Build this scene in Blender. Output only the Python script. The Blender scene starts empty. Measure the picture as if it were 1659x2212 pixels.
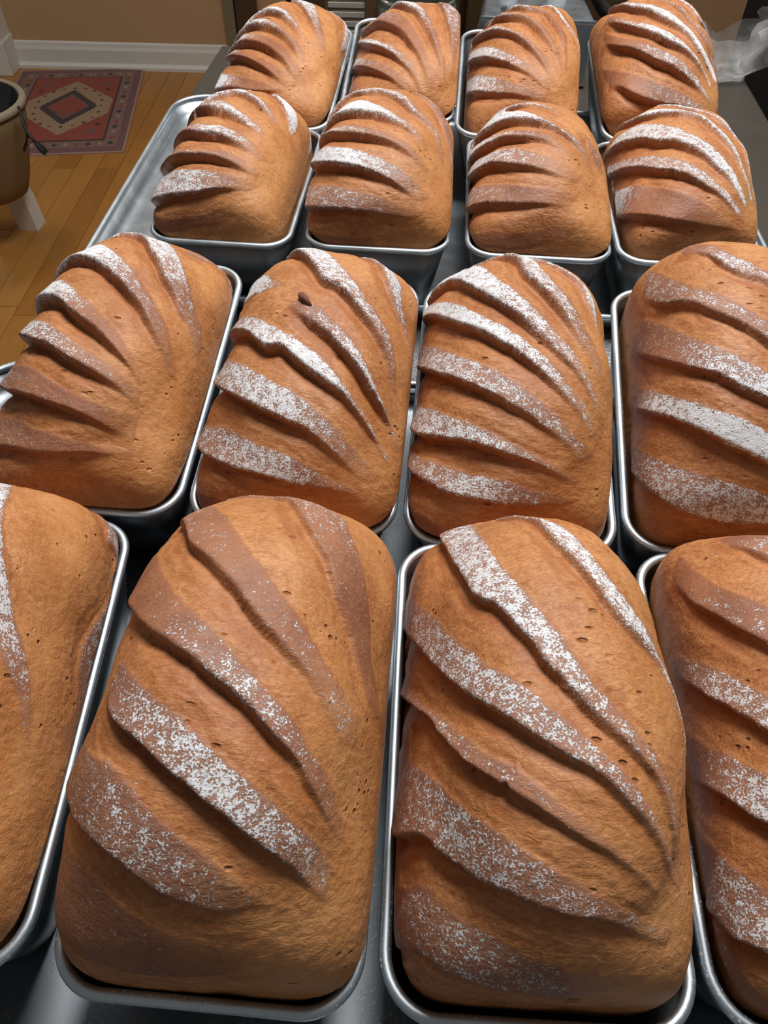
import bpy, bmesh, math, random
import numpy as np
from mathutils import Matrix, Vector

# ---------------------------------------------------------------- camera, world, light, exposure
scn = bpy.context.scene
COL = scn.collection
CM = 0.01
PW, PH = 1659, 2212
CAM_H, CAM_PITCH, CAM_ROLL, CAM_F = 37.889, 0.88483, 0.025427, 1567.97   # cm above table, rad, rad, px
_cp, _sp, _cr, _sr = math.cos(CAM_PITCH), math.sin(CAM_PITCH), math.cos(CAM_ROLL), math.sin(CAM_ROLL)
FW = np.array([0, _cp, -_sp]); _up = np.array([0, _sp, _cp]); _rt = np.array([1., 0, 0])
RT = _cr * _rt + _sr * _up
UP = -_sr * _rt + _cr * _up
C0 = np.array([0, 0, CAM_H])
cd = bpy.data.cameras.new('camera'); cam = bpy.data.objects.new('camera', cd); COL.objects.link(cam)
cd.sensor_fit = 'VERTICAL'; cd.sensor_height = 24.0; cd.lens = 24.0 * CAM_F / PH
cd.clip_start = 0.01; cd.clip_end = 50
m = Matrix.Identity(4)
for i in range(3):
    m[i][0], m[i][1], m[i][2], m[i][3] = RT[i], UP[i], -FW[i], C0[i] * CM
cam.matrix_world = m
scn.camera = cam
scn.view_settings.view_transform = 'Standard'; scn.view_settings.look = 'None'
scn.view_settings.gamma = 1.0; scn.view_settings.use_curve_mapping = False
scn.view_settings.exposure = 0.0

w = bpy.data.worlds.new('world'); scn.world = w; w.use_nodes = True
bg = w.node_tree.nodes['Background']; bg.inputs[0].default_value = (1.0, 0.96, 0.92, 1); bg.inputs[1].default_value = 0.135

def area(name, loc, target, size, power, col):
    l = bpy.data.lights.new(name, 'AREA'); l.shape = 'DISK'; l.size = size; l.energy = power; l.color = col
    o = bpy.data.objects.new(name, l); COL.objects.link(o); o.location = loc
    o.rotation_euler = (Vector(target) - Vector(loc)).to_track_quat('-Z', 'Y').to_euler()
    return o
area('ceiling_lamp', (0.28, 0.98, 1.55), (0.05, 0.5, 0.0), 0.70, 41.0, (1.0, 0.97, 0.94))
area('hall_lamp', (-1.1, 2.4, 1.5), (-1.1, 2.6, -0.9), 0.4, 8.5, (1.0, 0.90, 0.78))

def ray(p):
    return FW + RT * (p[0] - PW / 2) / CAM_F + UP * (PH / 2 - p[1]) / CAM_F
def at_z(px, py, z):
    d = ray((px, py)); return C0 + d * (z - CAM_H) / d[2]
def at_y(px, py, y):
    d = ray((px, py)); return C0 + d * (y / d[1])

# ---------------------------------------------------------------- helpers
def tag(o, label=None, cat=None, group=None, kind=None):
    if label: o['label'] = label
    if cat: o['category'] = cat
    if group: o['group'] = group
    if kind: o['kind'] = kind
    return o
def empty(name, loc=(0, 0, 0)):
    o = bpy.data.objects.new(name, None); COL.objects.link(o); o.location = loc; o.empty_display_size = 0.02
    return o
def mesh_obj(name, verts, faces, mat=None, parent=None, smooth=False):
    me = bpy.data.meshes.new(name); me.from_pydata([tuple(v) for v in verts], [], [tuple(f) for f in faces]); me.update()
    o = bpy.data.objects.new(name, me); COL.objects.link(o)
    if mat: me.materials.append(mat)
    if parent: o.parent = parent
    if smooth: me.polygons.foreach_set('use_smooth', [True] * len(me.polygons))
    return o
def bm_obj(name, bm, mat=None, parent=None, smooth=False):
    me = bpy.data.meshes.new(name); bm.normal_update(); bm.to_mesh(me); bm.free()
    o = bpy.data.objects.new(name, me); COL.objects.link(o)
    if mat: me.materials.append(mat)
    if parent: o.parent = parent
    if smooth: me.polygons.foreach_set('use_smooth', [True] * len(me.polygons))
    return o
def box_bm(bm, x0, x1, y0, y1, z0, z1, bevel=0.0):
    vs = [bm.verts.new((x, y, z)) for z in (z0, z1) for x, y in ((x0, y0), (x1, y0), (x1, y1), (x0, y1))]
    fs = [(0, 3, 2, 1), (4, 5, 6, 7), (0, 1, 5, 4), (1, 2, 6, 5), (2, 3, 7, 6), (3, 0, 4, 7)]
    nf = [bm.faces.new([vs[i] for i in f]) for f in fs]
    if bevel:
        es = list({e for f in nf for e in f.edges})
        bmesh.ops.bevel(bm, geom=es, offset=bevel, segments=2, profile=0.5, affect='EDGES')
def box(name, x0, x1, y0, y1, z0, z1, mat, parent=None, bevel=0.0):
    bm = bmesh.new(); box_bm(bm, x0, x1, y0, y1, z0, z1, bevel); return bm_obj(name, bm, mat, parent)
def tube_geo(path, r, n=10, closed=False, taper=None):
    P = [Vector(p) for p in path]; K = len(P); V = []; F = []
    ref = Vector((0, 0, 1))
    for i, p in enumerate(P):
        a = P[(i - 1) % K] if (closed or i > 0) else P[i]
        b = P[(i + 1) % K] if (closed or i < K - 1) else P[i]
        t = (b - a).normalized()
        rf = ref if abs(t.dot(ref)) < 0.9 else Vector((1, 0, 0))
        u = t.cross(rf).normalized(); v = u.cross(t).normalized()
        rr = r * (taper[i] if taper else 1)
        for k in range(n):
            an = 2 * math.pi * k / n; V.append(p + u * (rr * math.cos(an)) + v * (rr * math.sin(an)))
    for i in range(K if closed else K - 1):
        j = (i + 1) % K
        for k in range(n):
            l = (k + 1) % n; F.append((i * n + k, i * n + l, j * n + l, j * n + k))
    if not closed:
        F.append(tuple(range(n))[::-1]); F.append(tuple((K - 1) * n + k for k in range(n)))
    return V, F
def rrect(hw, hl, r, n=10):
    out = []
    for cx, cy, a0 in ((hw - r, hl - r, 0), (-hw + r, hl - r, 90), (-hw + r, -hl + r, 180), (hw - r, -hl + r, 270)):
        for k in range(n + 1):
            a = math.radians(a0 + 90 * k / n); out.append((cx + r * math.cos(a), cy + r * math.sin(a)))
    return out
def loft(rings, cap_first=False, cap_last=False):
    V = [p for r in rings for p in r]; n = len(rings[0]); F = []
    for i in range(len(rings) - 1):
        for k in range(n):
            l = (k + 1) % n; F.append((i * n + k, i * n + l, (i + 1) * n + l, (i + 1) * n + k))
    if cap_first: F.append(tuple(range(n))[::-1])
    if cap_last: F.append(tuple((len(rings) - 1) * n + k for k in range(n)))
    return V, F
def lathe(name, prof, mat, parent=None, n=40, loc=(0, 0, 0)):
    rings = [[(r * math.cos(2 * math.pi * k / n), r * math.sin(2 * math.pi * k / n), z) for k in range(n)] for r, z in prof]
    V, F = loft(rings, cap_first=prof[0][0] > 0 and False)
    o = mesh_obj(name, V, F, mat, parent, True); o.location = loc; return o

# ---------------------------------------------------------------- materials
class NT:
    def __init__(s, name):
        s.m = bpy.data.materials.new(name); s.m.use_nodes = True; s.t = s.m.node_tree
        s.b = s.t.nodes['Principled BSDF']; s.out = s.t.nodes['Material Output']
    def n(s, typ, **kw):
        x = s.t.nodes.new(typ)
        for k, v in kw.items():
            if k.startswith('_'): setattr(x, k[1:], v)
            else: x.inputs[k.replace('__', ' ')].default_value = v
        return x
    def l(s, a, b): s.t.links.new(a, b)
    def math(s, op, a, b=None, c=None, clamp=False):
        x = s.t.nodes.new('ShaderNodeMath'); x.operation = op; x.use_clamp = clamp
        for i, q in enumerate((a, b, c)):
            if q is None: continue
            if hasattr(q, 'is_linked'): s.l(q, x.inputs[i])
            else: x.inputs[i].default_value = q
        return x.outputs[0]
    def mix(s, f, a, b, blend='MIX'):
        x = s.t.nodes.new('ShaderNodeMix'); x.data_type = 'RGBA'; x.blend_type = blend
        for i, q in ((0, f), (6, a), (7, b)):
            if hasattr(q, 'is_linked'): s.l(q, x.inputs[i])
            else: x.inputs[i].default_value = q if i == 0 else (*q[:3], 1)
        return x.outputs[2]
    def ramp(s, f, lo, hi, a=0.0, b=1.0):
        x = s.t.nodes.new('ShaderNodeMapRange'); x.interpolation_type = 'SMOOTHSTEP'
        s.l(f, x.inputs[0])
        for i, q in ((1, lo), (2, hi), (3, a), (4, b)):
            if hasattr(q, 'is_linked'): s.l(q, x.inputs[i])
            else: x.inputs[i].default_value = q
        return x.outputs[0]
    def coord(s, scale=(1, 1, 1), rnd=True):
        tc = s.t.nodes.new('ShaderNodeTexCoord'); mp = s.t.nodes.new('ShaderNodeMapping'); s.l(tc.outputs['Object'], mp.inputs[0])
        mp.inputs['Scale'].default_value = scale
        if rnd:
            oi = s.t.nodes.new('ShaderNodeObjectInfo'); mu = s.math('MULTIPLY', oi.outputs['Random'], 37.0)
            s.l(mu, mp.inputs['Location'])
        return mp.outputs[0]
    def noise(s, vec, scale, detail=3.0, rough=0.5, dist=0.0):
        x = s.t.nodes.new('ShaderNodeTexNoise'); s.l(vec, x.inputs['Vector'])
        x.inputs['Scale'].default_value = scale; x.inputs['Detail'].default_value = detail
        x.inputs['Roughness'].default_value = rough; x.inputs['Distortion'].default_value = dist
        return x.outputs[0]
    def attr(s, name):
        x = s.t.nodes.new('ShaderNodeAttribute'); x.attribute_name = name; return x.outputs['Fac']
    def bump(s, h, strength, dist, prev=None):
        x = s.t.nodes.new('ShaderNodeBump'); x.inputs['Strength'].default_value = strength; x.inputs['Distance'].default_value = dist
        s.l(h, x.inputs['Height'])
        if prev is not None: s.l(prev, x.inputs['Normal'])
        return x.outputs[0]
    def base(s, c):
        if hasattr(c, 'is_linked'): s.l(c, s.b.inputs['Base Color'])
        else: s.b.inputs['Base Color'].default_value = (*c[:3], 1)
    def set(s, **kw):
        for k, v in kw.items():
            i = s.b.inputs[k.replace('__', ' ')]
            if hasattr(v, 'is_linked'): s.l(v, i)
            else: i.default_value = v
MAT = {}
def plain(name, c, rough=0.6, metal=0.0, var=0.0, scale=30, bump=0.0, stretch=(1, 1, 1)):
    t = NT(name); v = t.coord(stretch); nz = t.noise(v, scale, 4)
    lo = tuple(x * (1 - var) for x in c); hi = tuple(min(1, x * (1 + var)) for x in c)
    t.base(t.mix(nz, lo, hi)); t.set(Roughness=rough, Metallic=metal)
    if bump: t.l(t.bump(nz, bump, 0.002), t.b.inputs['Normal'])
    MAT[name] = t.m; return t.m

def bread_material():
    t = NT('baked_crust')
    flour = t.math('MAXIMUM', t.attr('flour'), 0.05); skin = t.attr('skin'); groove = t.attr('groove')
    v = t.coord(); vs = t.coord((0.45, 1.0, 1.0))
    big = t.noise(v, 28, 4, 0.6); mid = t.noise(v, 120, 4, 0.65); fib = t.noise(vs, 850, 3, 0.65, 0.8); crease = t.noise(vs, 240, 4, 0.6, 1.2)
    patch = t.ramp(t.math('ADD', t.math('MULTIPLY', big, 0.65), t.math('MULTIPLY', mid, 0.35)), 0.34, 0.62)
    gold = t.mix(patch, (0.335, 0.110, 0.026), (0.530, 0.235, 0.082))
    gold = t.mix(t.ramp(fib, 0.32, 0.68), t.mix(0.40, gold, (0.27, 0.072, 0.014)), t.mix(0.30, gold, (0.78, 0.42, 0.19)))
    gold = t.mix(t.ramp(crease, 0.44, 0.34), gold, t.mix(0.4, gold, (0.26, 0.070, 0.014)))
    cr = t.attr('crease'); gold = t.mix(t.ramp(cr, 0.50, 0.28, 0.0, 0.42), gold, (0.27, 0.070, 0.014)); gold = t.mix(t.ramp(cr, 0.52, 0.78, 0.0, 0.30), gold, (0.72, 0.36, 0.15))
    brown = t.mix(patch, (0.245, 0.082, 0.031), (0.360, 0.142, 0.060))
    brown = t.mix(t.ramp(fib, 0.35, 0.7), t.mix(0.25, brown, (0.16, 0.045, 0.015)), brown)
    gold = t.mix(t.math('MULTIPLY', t.attr('fan'), 0.55), gold, t.mix(patch, (0.48, 0.195, 0.055), (0.60, 0.290, 0.105)))
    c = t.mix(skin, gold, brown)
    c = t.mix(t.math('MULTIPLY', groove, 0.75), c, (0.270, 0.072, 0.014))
    # pores in the torn crumb
    vo = t.t.nodes.new('ShaderNodeTexVoronoi'); t.l(t.coord((0.42, 1, 1)), vo.inputs['Vector']); vo.inputs['Scale'].default_value = 230
    pz = t.noise(v, 60, 2)
    pr = t.math('MULTIPLY', t.ramp(vo.outputs['Distance'], 0.26, 0.10), t.ramp(pz, 0.57, 0.66))
    pr = t.math('MULTIPLY', pr, t.math('SUBTRACT', 1.0, skin))
    c = t.mix(t.math('MULTIPLY', pr, 0.75), c, (0.20, 0.055, 0.010))
    # flour dust: grains gather where the dusting is dense
    g1 = t.noise(v, 1150, 3, 0.62); g2 = t.noise(v, 260, 4, 0.62)
    g = t.math('ADD', t.math('MULTIPLY', g1, 0.62), t.math('MULTIPLY', g2, 0.38))
    thr = t.math('SUBTRACT', 0.655, t.math('MULTIPLY', flour, 0.30))
    mk = t.ramp(g, thr, t.math('ADD', thr, 0.075))
    haze = t.math('MULTIPLY', flour, 0.12)
    mk2 = t.math('MAXIMUM', t.math('MULTIPLY', mk, 0.90), haze)
    c = t.mix(mk2, c, (0.71, 0.745, 0.78))
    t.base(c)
    t.set(Roughness=t.math('ADD', t.math('MULTIPLY', mk2, 0.4), 0.5))
    t.b.inputs['Specular IOR Level'].default_value = 0.35
    b = t.bump(fib, 0.26, 0.0012)
    b = t.bump(crease, 0.28, 0.003, b)
    b = t.bump(t.math('SUBTRACT', 1.0, pr), 0.8, 0.0016, b)
    b = t.bump(mk, 0.55, 0.0008, b)
    t.l(b, t.b.inputs['Normal'])
    MAT['bread'] = t.m
bread_material()

def metal(name, c, rough, dust=0.0):
    t = NT(name); v = t.coord(); nz = t.noise(v, 45, 4, 0.6); fine = t.noise(v, 900, 2)
    col = t.mix(nz, tuple(x * 0.92 for x in c), tuple(min(1, x * 1.06) for x in c))
    t.set(Metallic=1.0, Roughness=t.ramp(nz, 0.3, 0.7, rough * 0.95, rough * 1.08))
    if dust:
        mk = t.math('MULTIPLY', t.ramp(fine, 0.60, 0.68), t.ramp(nz, 0.46, 0.60, 0.1, 1.0))
        mk = t.math('MULTIPLY', mk, dust)
        col = t.mix(mk, col, (0.8, 0.8, 0.8)); t.l(t.math('SUBTRACT', 1.0, mk), t.b.inputs['Metallic'])
    t.base(col); MAT[name] = t.m
metal('tin_steel', (0.15, 0.17, 0.185), 0.42)
metal('rim_steel', (0.56, 0.64, 0.70), 0.46, 0.8)
metal('tray_alu_shaded', (0.17, 0.19, 0.21), 0.42, 0.3)  # near tray: same aluminium, colour darkened to paint in shade between the tins
metal('tray_alu', (0.52, 0.57, 0.61), 0.38, 0.25)
metal('tray_rim', (0.66, 0.74, 0.80), 0.40, 0.3)
metal('brushed_steel', (0.60, 0.66, 0.72), 0.36)

def table_material():
    t = NT('table_top'); v = t.coord((1, 1, 1), False); nz = t.noise(v, 20, 4); fine = t.noise(v, 420, 3, 0.7)
    c = t.mix(nz, (0.036, 0.031, 0.024), (0.058, 0.050, 0.040))
    # flour spilt on the table between the two trays and a few stray specks
    tc = t.t.nodes.new('ShaderNodeTexCoord'); sx = t.t.nodes.new('ShaderNodeSeparateXYZ'); t.l(tc.outputs['Object'], sx.inputs[0])
    dx = t.math('DIVIDE', t.math('SUBTRACT', sx.outputs[0], 0.14), 0.16); dy = t.math('DIVIDE', t.math('SUBTRACT', sx.outputs[1], 0.465), 0.050)
    d = t.math('SQRT', t.math('ADD', t.math('MULTIPLY', dx, dx), t.math('MULTIPLY', dy, dy)))
    spill = t.ramp(t.math('ADD', d, t.math('MULTIPLY', nz, 0.5)), 1.25, 0.6)
    mk = t.math('MULTIPLY', t.ramp(fine, 0.38, 0.62, 0.25, 1.0), spill)
    stray = t.math('MULTIPLY', t.ramp(t.noise(v, 130, 1), 0.80, 0.82), 0.8)
    c = t.mix(t.math('MAXIMUM', t.math('MULTIPLY', mk, 0.7), stray), c, (0.62, 0.68, 0.74))
    t.base(c); t.set(Roughness=0.45); MAT['table'] = t.m
table_material()

plain('wall_paint', (0.50, 0.315, 0.170), 0.85, 0, 0.05, 60)
plain('white_paint', (0.70, 0.69, 0.64), 0.5, 0, 0.05, 20)
plain('olive_trim', (0.20, 0.165, 0.10), 0.6, 0, 0.12, 20)
plain('dark_wood', (0.070, 0.040, 0.016), 0.5, 0, 0.3, 40, 0, (1, 1, .2))
plain('subfloor', (0.12, 0.06, 0.02), 0.8)
for i, c in enumerate(((0.40, 0.175, 0.034), (0.44, 0.20, 0.042), (0.36, 0.150, 0.028), (0.42, 0.185, 0.038))):
    plain('oak%d' % i, c, 0.38, 0, 0.22, 26, 0, (1, 0.12, 1))
plain('tan_clay', (0.185, 0.120, 0.052), 0.8, 0, 0.12, 40)
plain('cream_rim', (0.32, 0.27, 0.19), 0.7, 0, 0.08, 40)
plain('black_plastic', (0.010, 0.012, 0.013), 0.25, 0, 0.3, 60)
plain('black_matte', (0.004, 0.004, 0.004), 0.8)
plain('cord_black', (0.015, 0.014, 0.016), 0.5)
plain('rug_border', (0.175, 0.090, 0.092), 0.95, 0, 0.45, 90, 0.3)
plain('rug_band', (0.21, 0.130, 0.115), 0.95, 0, 0.4, 110, 0.3)
plain('rug_red', (0.27, 0.066, 0.046), 0.95, 0, 0.3, 70, 0.3)
plain('rug_cream', (0.33, 0.23, 0.145), 0.95, 0, 0.25, 150, 0.3)
plain('rug_dark', (0.065, 0.045, 0.045), 0.95, 0, 0.5, 120, 0.3)
plain('rug_edge', (0.36, 0.22, 0.18), 0.95, 0, 0.2, 90)
plain('slat_white', (0.55, 0.52, 0.46), 0.6, 0, 0.15, 40)
plain('brown_wood', (0.16, 0.085, 0.035), 0.6, 0, 0.3, 30)
plain('burnt', (0.13, 0.048, 0.022), 0.7, 0, 0.3, 300)
plain('mark_dark', (0.05, 0.05, 0.05), 0.5)
plain('pale_plastic', (0.62, 0.62, 0.60), 0.4)
def glassy(name, c, alpha_t, rough=0.05):
    t = NT(name); t.base(c); t.set(Roughness=rough); t.b.inputs['Transmission Weight'].default_value = alpha_t
    t.b.inputs['IOR'].default_value = 1.45; MAT[name] = t.m
glassy('clear_glass', (0.80, 0.92, 0.90), 0.95)
t = NT('bag_film'); v = t.coord(); nz = t.noise(v, 60, 4)
tr = t.n('ShaderNodeBsdfTransparent'); mx = t.n('ShaderNodeMixShader'); t.base((0.72, 0.73, 0.72)); t.set(Roughness=0.35)
t.b.inputs['Subsurface Weight'].default_value = 0.0
t.l(t.ramp(nz, 0.3, 0.7, 0.22, 0.5), mx.inputs[0]); t.l(tr.outputs[0], mx.inputs[1]); t.l(t.b.outputs[0], mx.inputs[2]); t.l(mx.outputs[0], t.out.inputs[0])
MAT['bag'] = t.m

# ---------------------------------------------------------------- the room (cm -> m)
FZ = -0.91
floor = box('floor', -2.6, 2.6, -1.2, 3.9, FZ - 0.06, FZ - 0.012, MAT['subfloor']); tag(floor, 'honey coloured oak strip floor left of the table', 'floor', kind='structure')
random.seed(4)
pb = {}
def plank_mesh(L, mi):
    k = (round(L, 2), mi)
    if k not in pb:
        bm = bmesh.new(); box_bm(bm, -0.0395, 0.0395, 0, L - 0.002, -0.012, 0, 0.0012)
        me = bpy.data.meshes.new('plank'); bm.to_mesh(me); bm.free(); me.materials.append(MAT['oak%d' % mi]); pb[k] = me
    return pb[k]
for i in range(47):
    x = -2.10 + 0.0805 * i
    y = 0.3 - 0.6 * random.random()
    while y < 3.60:
        L = random.choice((0.6, 0.9, 1.2, 1.5)); L = min(L, 3.61 - y)
        if L > 0.05 and y + L > 0.4:
            o = bpy.data.objects.new('plank', plank_mesh(L, random.randrange(4))); COL.objects.link(o); o.parent = floor; o.location = (x, y, FZ)
        y += L
WY = 3.61
wall = box('wall_back', -2.6, 2.6, WY, WY + 0.1, FZ, 1.6, MAT['wall_paint']); tag(wall, 'tan painted wall behind the table', 'wall', kind='structure')
# baseboard with a moulded top and a quarter-round shoe
prof = [(0, 0), (-0.028, 0), (-0.028, 0.012), (-0.018, 0.020), (-0.015, 0.024), (-0.015, 0.074), (-0.010, 0.086), (-0.008, 0.098), (0, 0.104)]
def run_profile(name, prof, x0, x1, y, z, mat):
    V = [(x, y + p[0], z + p[1]) for x in (x0, x1) for p in prof]; n = len(prof)
    F = [(i, (i + 1) % n, n + (i + 1) % n, n + i) for i in range(n)] + [tuple(range(n))[::-1], tuple(range(n, 2 * n))]
    return mesh_obj(name, V, F, mat)
tag(run_profile('baseboard_back', prof, -1.70, -0.725, WY, FZ, MAT['white_paint']), 'white moulded baseboard along the tan wall', 'baseboard', kind='structure')
# white casing at the left end of the wall with its return towards the room
bm = bmesh.new(); box_bm(bm, -1.80, -1.695, 3.50, WY + 0.02, FZ, 1.6, 0.004); box_bm(bm, -1.83, -1.685, 3.485, WY, FZ, FZ + 0.13, 0.004)
tag(bm_obj('trim_1', bm, MAT['white_paint']), 'white door casing at the left end of the wall', 'door casing', kind='structure')
tag(box('trim_2', -0.735, -0.69, WY - 0.035, WY + 0.01, FZ, 1.6, MAT['olive_trim'], None, 0.003), 'olive brown door casing strip right of the baseboard', 'door casing', kind='structure')
d1 = box('door_1', -0.685, -0.595, WY - 0.03, WY + 0.01, FZ, 1.6, MAT['dark_wood'], None, 0.003); tag(d1, 'dark brown door edge beside the olive casing', 'door', kind='structure')

# ---------------------------------------------------------------- table
TT = Matrix.Rotation(-0.066, 4, 'Z')
tab = empty('table', (0.0, 0.0, FZ)); tag(tab, 'dark topped table under the baking trays and loaves', 'table')
def quad_slab(name, pts, z0, z1, mat, parent, bev=0.004):
    bm = bmesh.new(); a = [bm.verts.new((x, y, z0)) for x, y in pts]; b = [bm.verts.new((x, y, z1)) for x, y in pts]; n = len(pts)
    bm.faces.new(a[::-1]); top = bm.faces.new(b)
    for i in range(n): bm.faces.new((a[i], a[(i + 1) % n], b[(i + 1) % n], b[i]))
    bmesh.ops.bevel(bm, geom=list(bm.edges), offset=bev, segments=2, profile=0.5, affect='EDGES')
    o = bm_obj(name, bm, mat, parent); return o
tl = [(-0.345, -0.16), (0.385, -0.20), (0.473, 1.105), (-0.246, 1.155)]
tp = quad_slab('table_top', tl, 0.91 - 0.035, 0.91, MAT['table'], tab)
quad_slab('apron', [(-0.27, -0.10), (0.33, -0.13), (0.41, 1.04), (-0.19, 1.09)], 0.91 - 0.12, 0.91 - 0.035, MAT['dark_wood'], tab)
for x, y in ((-0.25, -0.08), (0.31, -0.11), (0.39, 1.02), (-0.17, 1.07)):
    V, F = loft([[(x + s * px, y + s * py, z) for px, py in ((-.03, -.03), (.03, -.03), (.03, .03), (-.03, .03))] for s, z in ((0.7, 0), (1, 0.5), (1, 0.80))], True, True)
    mesh_obj('leg', V, F, MAT['dark_wood'], tab)

# ---------------------------------------------------------------- baking trays
def tray(name, cx, cy, th, w, l, label, group=None):
    root = empty('baking_tray', (cx * CM, cy * CM, 0.0)); root.rotation_euler = (0, 0, th); tag(root, label, 'tray', 'aluminium baking trays')
    n = 12; hw, hl = w / 2, l / 2
    def ring(ins, z, r): return [(x * CM, y * CM, z * CM) for x, y in rrect(hw - ins, hl - ins, max(0.3, r), n)]
    rings = [ring(40 if False else 1.55, 0.02, 2.6), ring(0.75, 0.5, 3.4), ring(0.40, 1.75, 3.7), ring(0.46, 1.80, 3.7), ring(0.85, 0.6, 3.3), ring(1.65, 0.17, 2.6)]
    V, F = loft(rings, True, True)
    mesh_obj('tray_body', V, F, MAT['tray_alu' if name == 'far' else 'tray_alu_shaded'], root, True)
    path = [(x * CM, y * CM, 1.78 * CM) for x, y in rrect(hw - 0.30, hl - 0.30, 3.8, n)]
    V, F = tube_geo(path, 0.30 * CM, 10, True); mesh_obj('rolled_rim', V, F, MAT['tray_rim'], root, True)
    return root
tray('far', 4.22, 71.75, -0.0448, 62.35, 40.8, 'aluminium baking tray at the back, its empty left corner showing')
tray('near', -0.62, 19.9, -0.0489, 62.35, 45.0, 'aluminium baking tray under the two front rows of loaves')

# ---------------------------------------------------------------- loaf tins and loaves
TL, TW = 21.20, 11.70
TILT = {'A': 7.0, 'B': 0.0, 'C': 6.45, 'D': 0.5}
ZR = 6.6
def frame(k):
    x, y, t, _ = TINS[k]; ti = math.radians(TILT[k[0]])
    Rz = np.array([[math.cos(t), -math.sin(t), 0], [math.sin(t), math.cos(t), 0], [0, 0, 1]])
    Rx = np.array([[1, 0, 0], [0, math.cos(ti), -math.sin(ti)], [0, math.sin(ti), math.cos(ti)]])
    M = Rz @ Rx
    o = np.array([x, y, 0]) + Rz @ (np.array([0, -TL / 2, 0]) + Rx @ np.array([0, TL / 2, 0])) + [0, 0, ZR]
    return M, o
def mat4(M, o):
    m = Matrix.Identity(4)
    for i in range(3):
        for j in range(3): m[i][j] = M[i, j]
        m[i][3] = o[i] * CM
    return m
DEPTH = 6.4
def tin_geo():
    hw, hl = TW / 2 - 0.24, TL / 2 - 0.24
    def ring(ins, z, r): return [(x * CM, y * CM, z * CM) for x, y in rrect(hw - ins, hl - ins, r, 10)]
    # outside bottom -> outside top -> inside top -> inside bottom (z measured from the tin's base)
    rings = [ring(1.50, 0.0, 1.3), ring(1.28, 0.25, 1.5), ring(0.02, DEPTH - 0.2, 2.0), ring(0.10, DEPTH - 0.2, 1.95), ring(1.36, 0.33, 1.45), ring(1.60, 0.10, 1.2)]
    V, F = loft(rings, True, True)
    path = [(x * CM, y * CM, (DEPTH - 0.02) * CM) for x, y in rrect(hw, hl, 2.05, 10)]
    V2, F2 = tube_geo(path, 0.24 * CM, 10, True)
    return (V, F), (V2, F2)
TG, RG = tin_geo()
tin_mesh = None
def tin(k):
    global tin_mesh
    M, o = frame(k); base = o + M @ np.array([0, 0, -DEPTH])
    root = empty('loaf_tin'); root.matrix_world = mat4(M, base); tag(root, TIN_LABEL[k], 'loaf tin', 'loaf tins on the baking trays')
    if tin_mesh is None:
        a = mesh_obj('tin_body', *TG, MAT['tin_steel'], root, True); b = mesh_obj('wire_rim', *RG, MAT['rim_steel'], root, True); tin_mesh = (a, b)
    else:
        for s in tin_mesh:
            c = s.copy(); COL.objects.link(c); c.parent = root
    return root

# small vectorised value noise for ragged edges and lumps
_rs = np.random.RandomState(7); _tab = _rs.rand(4096).astype(np.float32)
def vnoise(P, s):
    q = P * s; i = np.floor(q).astype(np.int64); f = (q - i).astype(np.float32); f = f * f * (3 - 2 * f)
    out = np.zeros(len(P), np.float32)
    for dx in (0, 1):
        for dy in (0, 1):
            for dz in (0, 1):
                h = ((i[:, 0] + dx) * 73856093 ^ (i[:, 1] + dy) * 19349663 ^ (i[:, 2] + dz) * 83492791) & 4095
                w = (f[:, 0] if dx else 1 - f[:, 0]) * (f[:, 1] if dy else 1 - f[:, 1]) * (f[:, 2] if dz else 1 - f[:, 2])
                out += w * _tab[h]
    return out * 2 - 1
def sstep(x, a, b):
    t = np.clip((x - a) / (b - a), 0, 1); return t * t * (3 - 2 * t)

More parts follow.
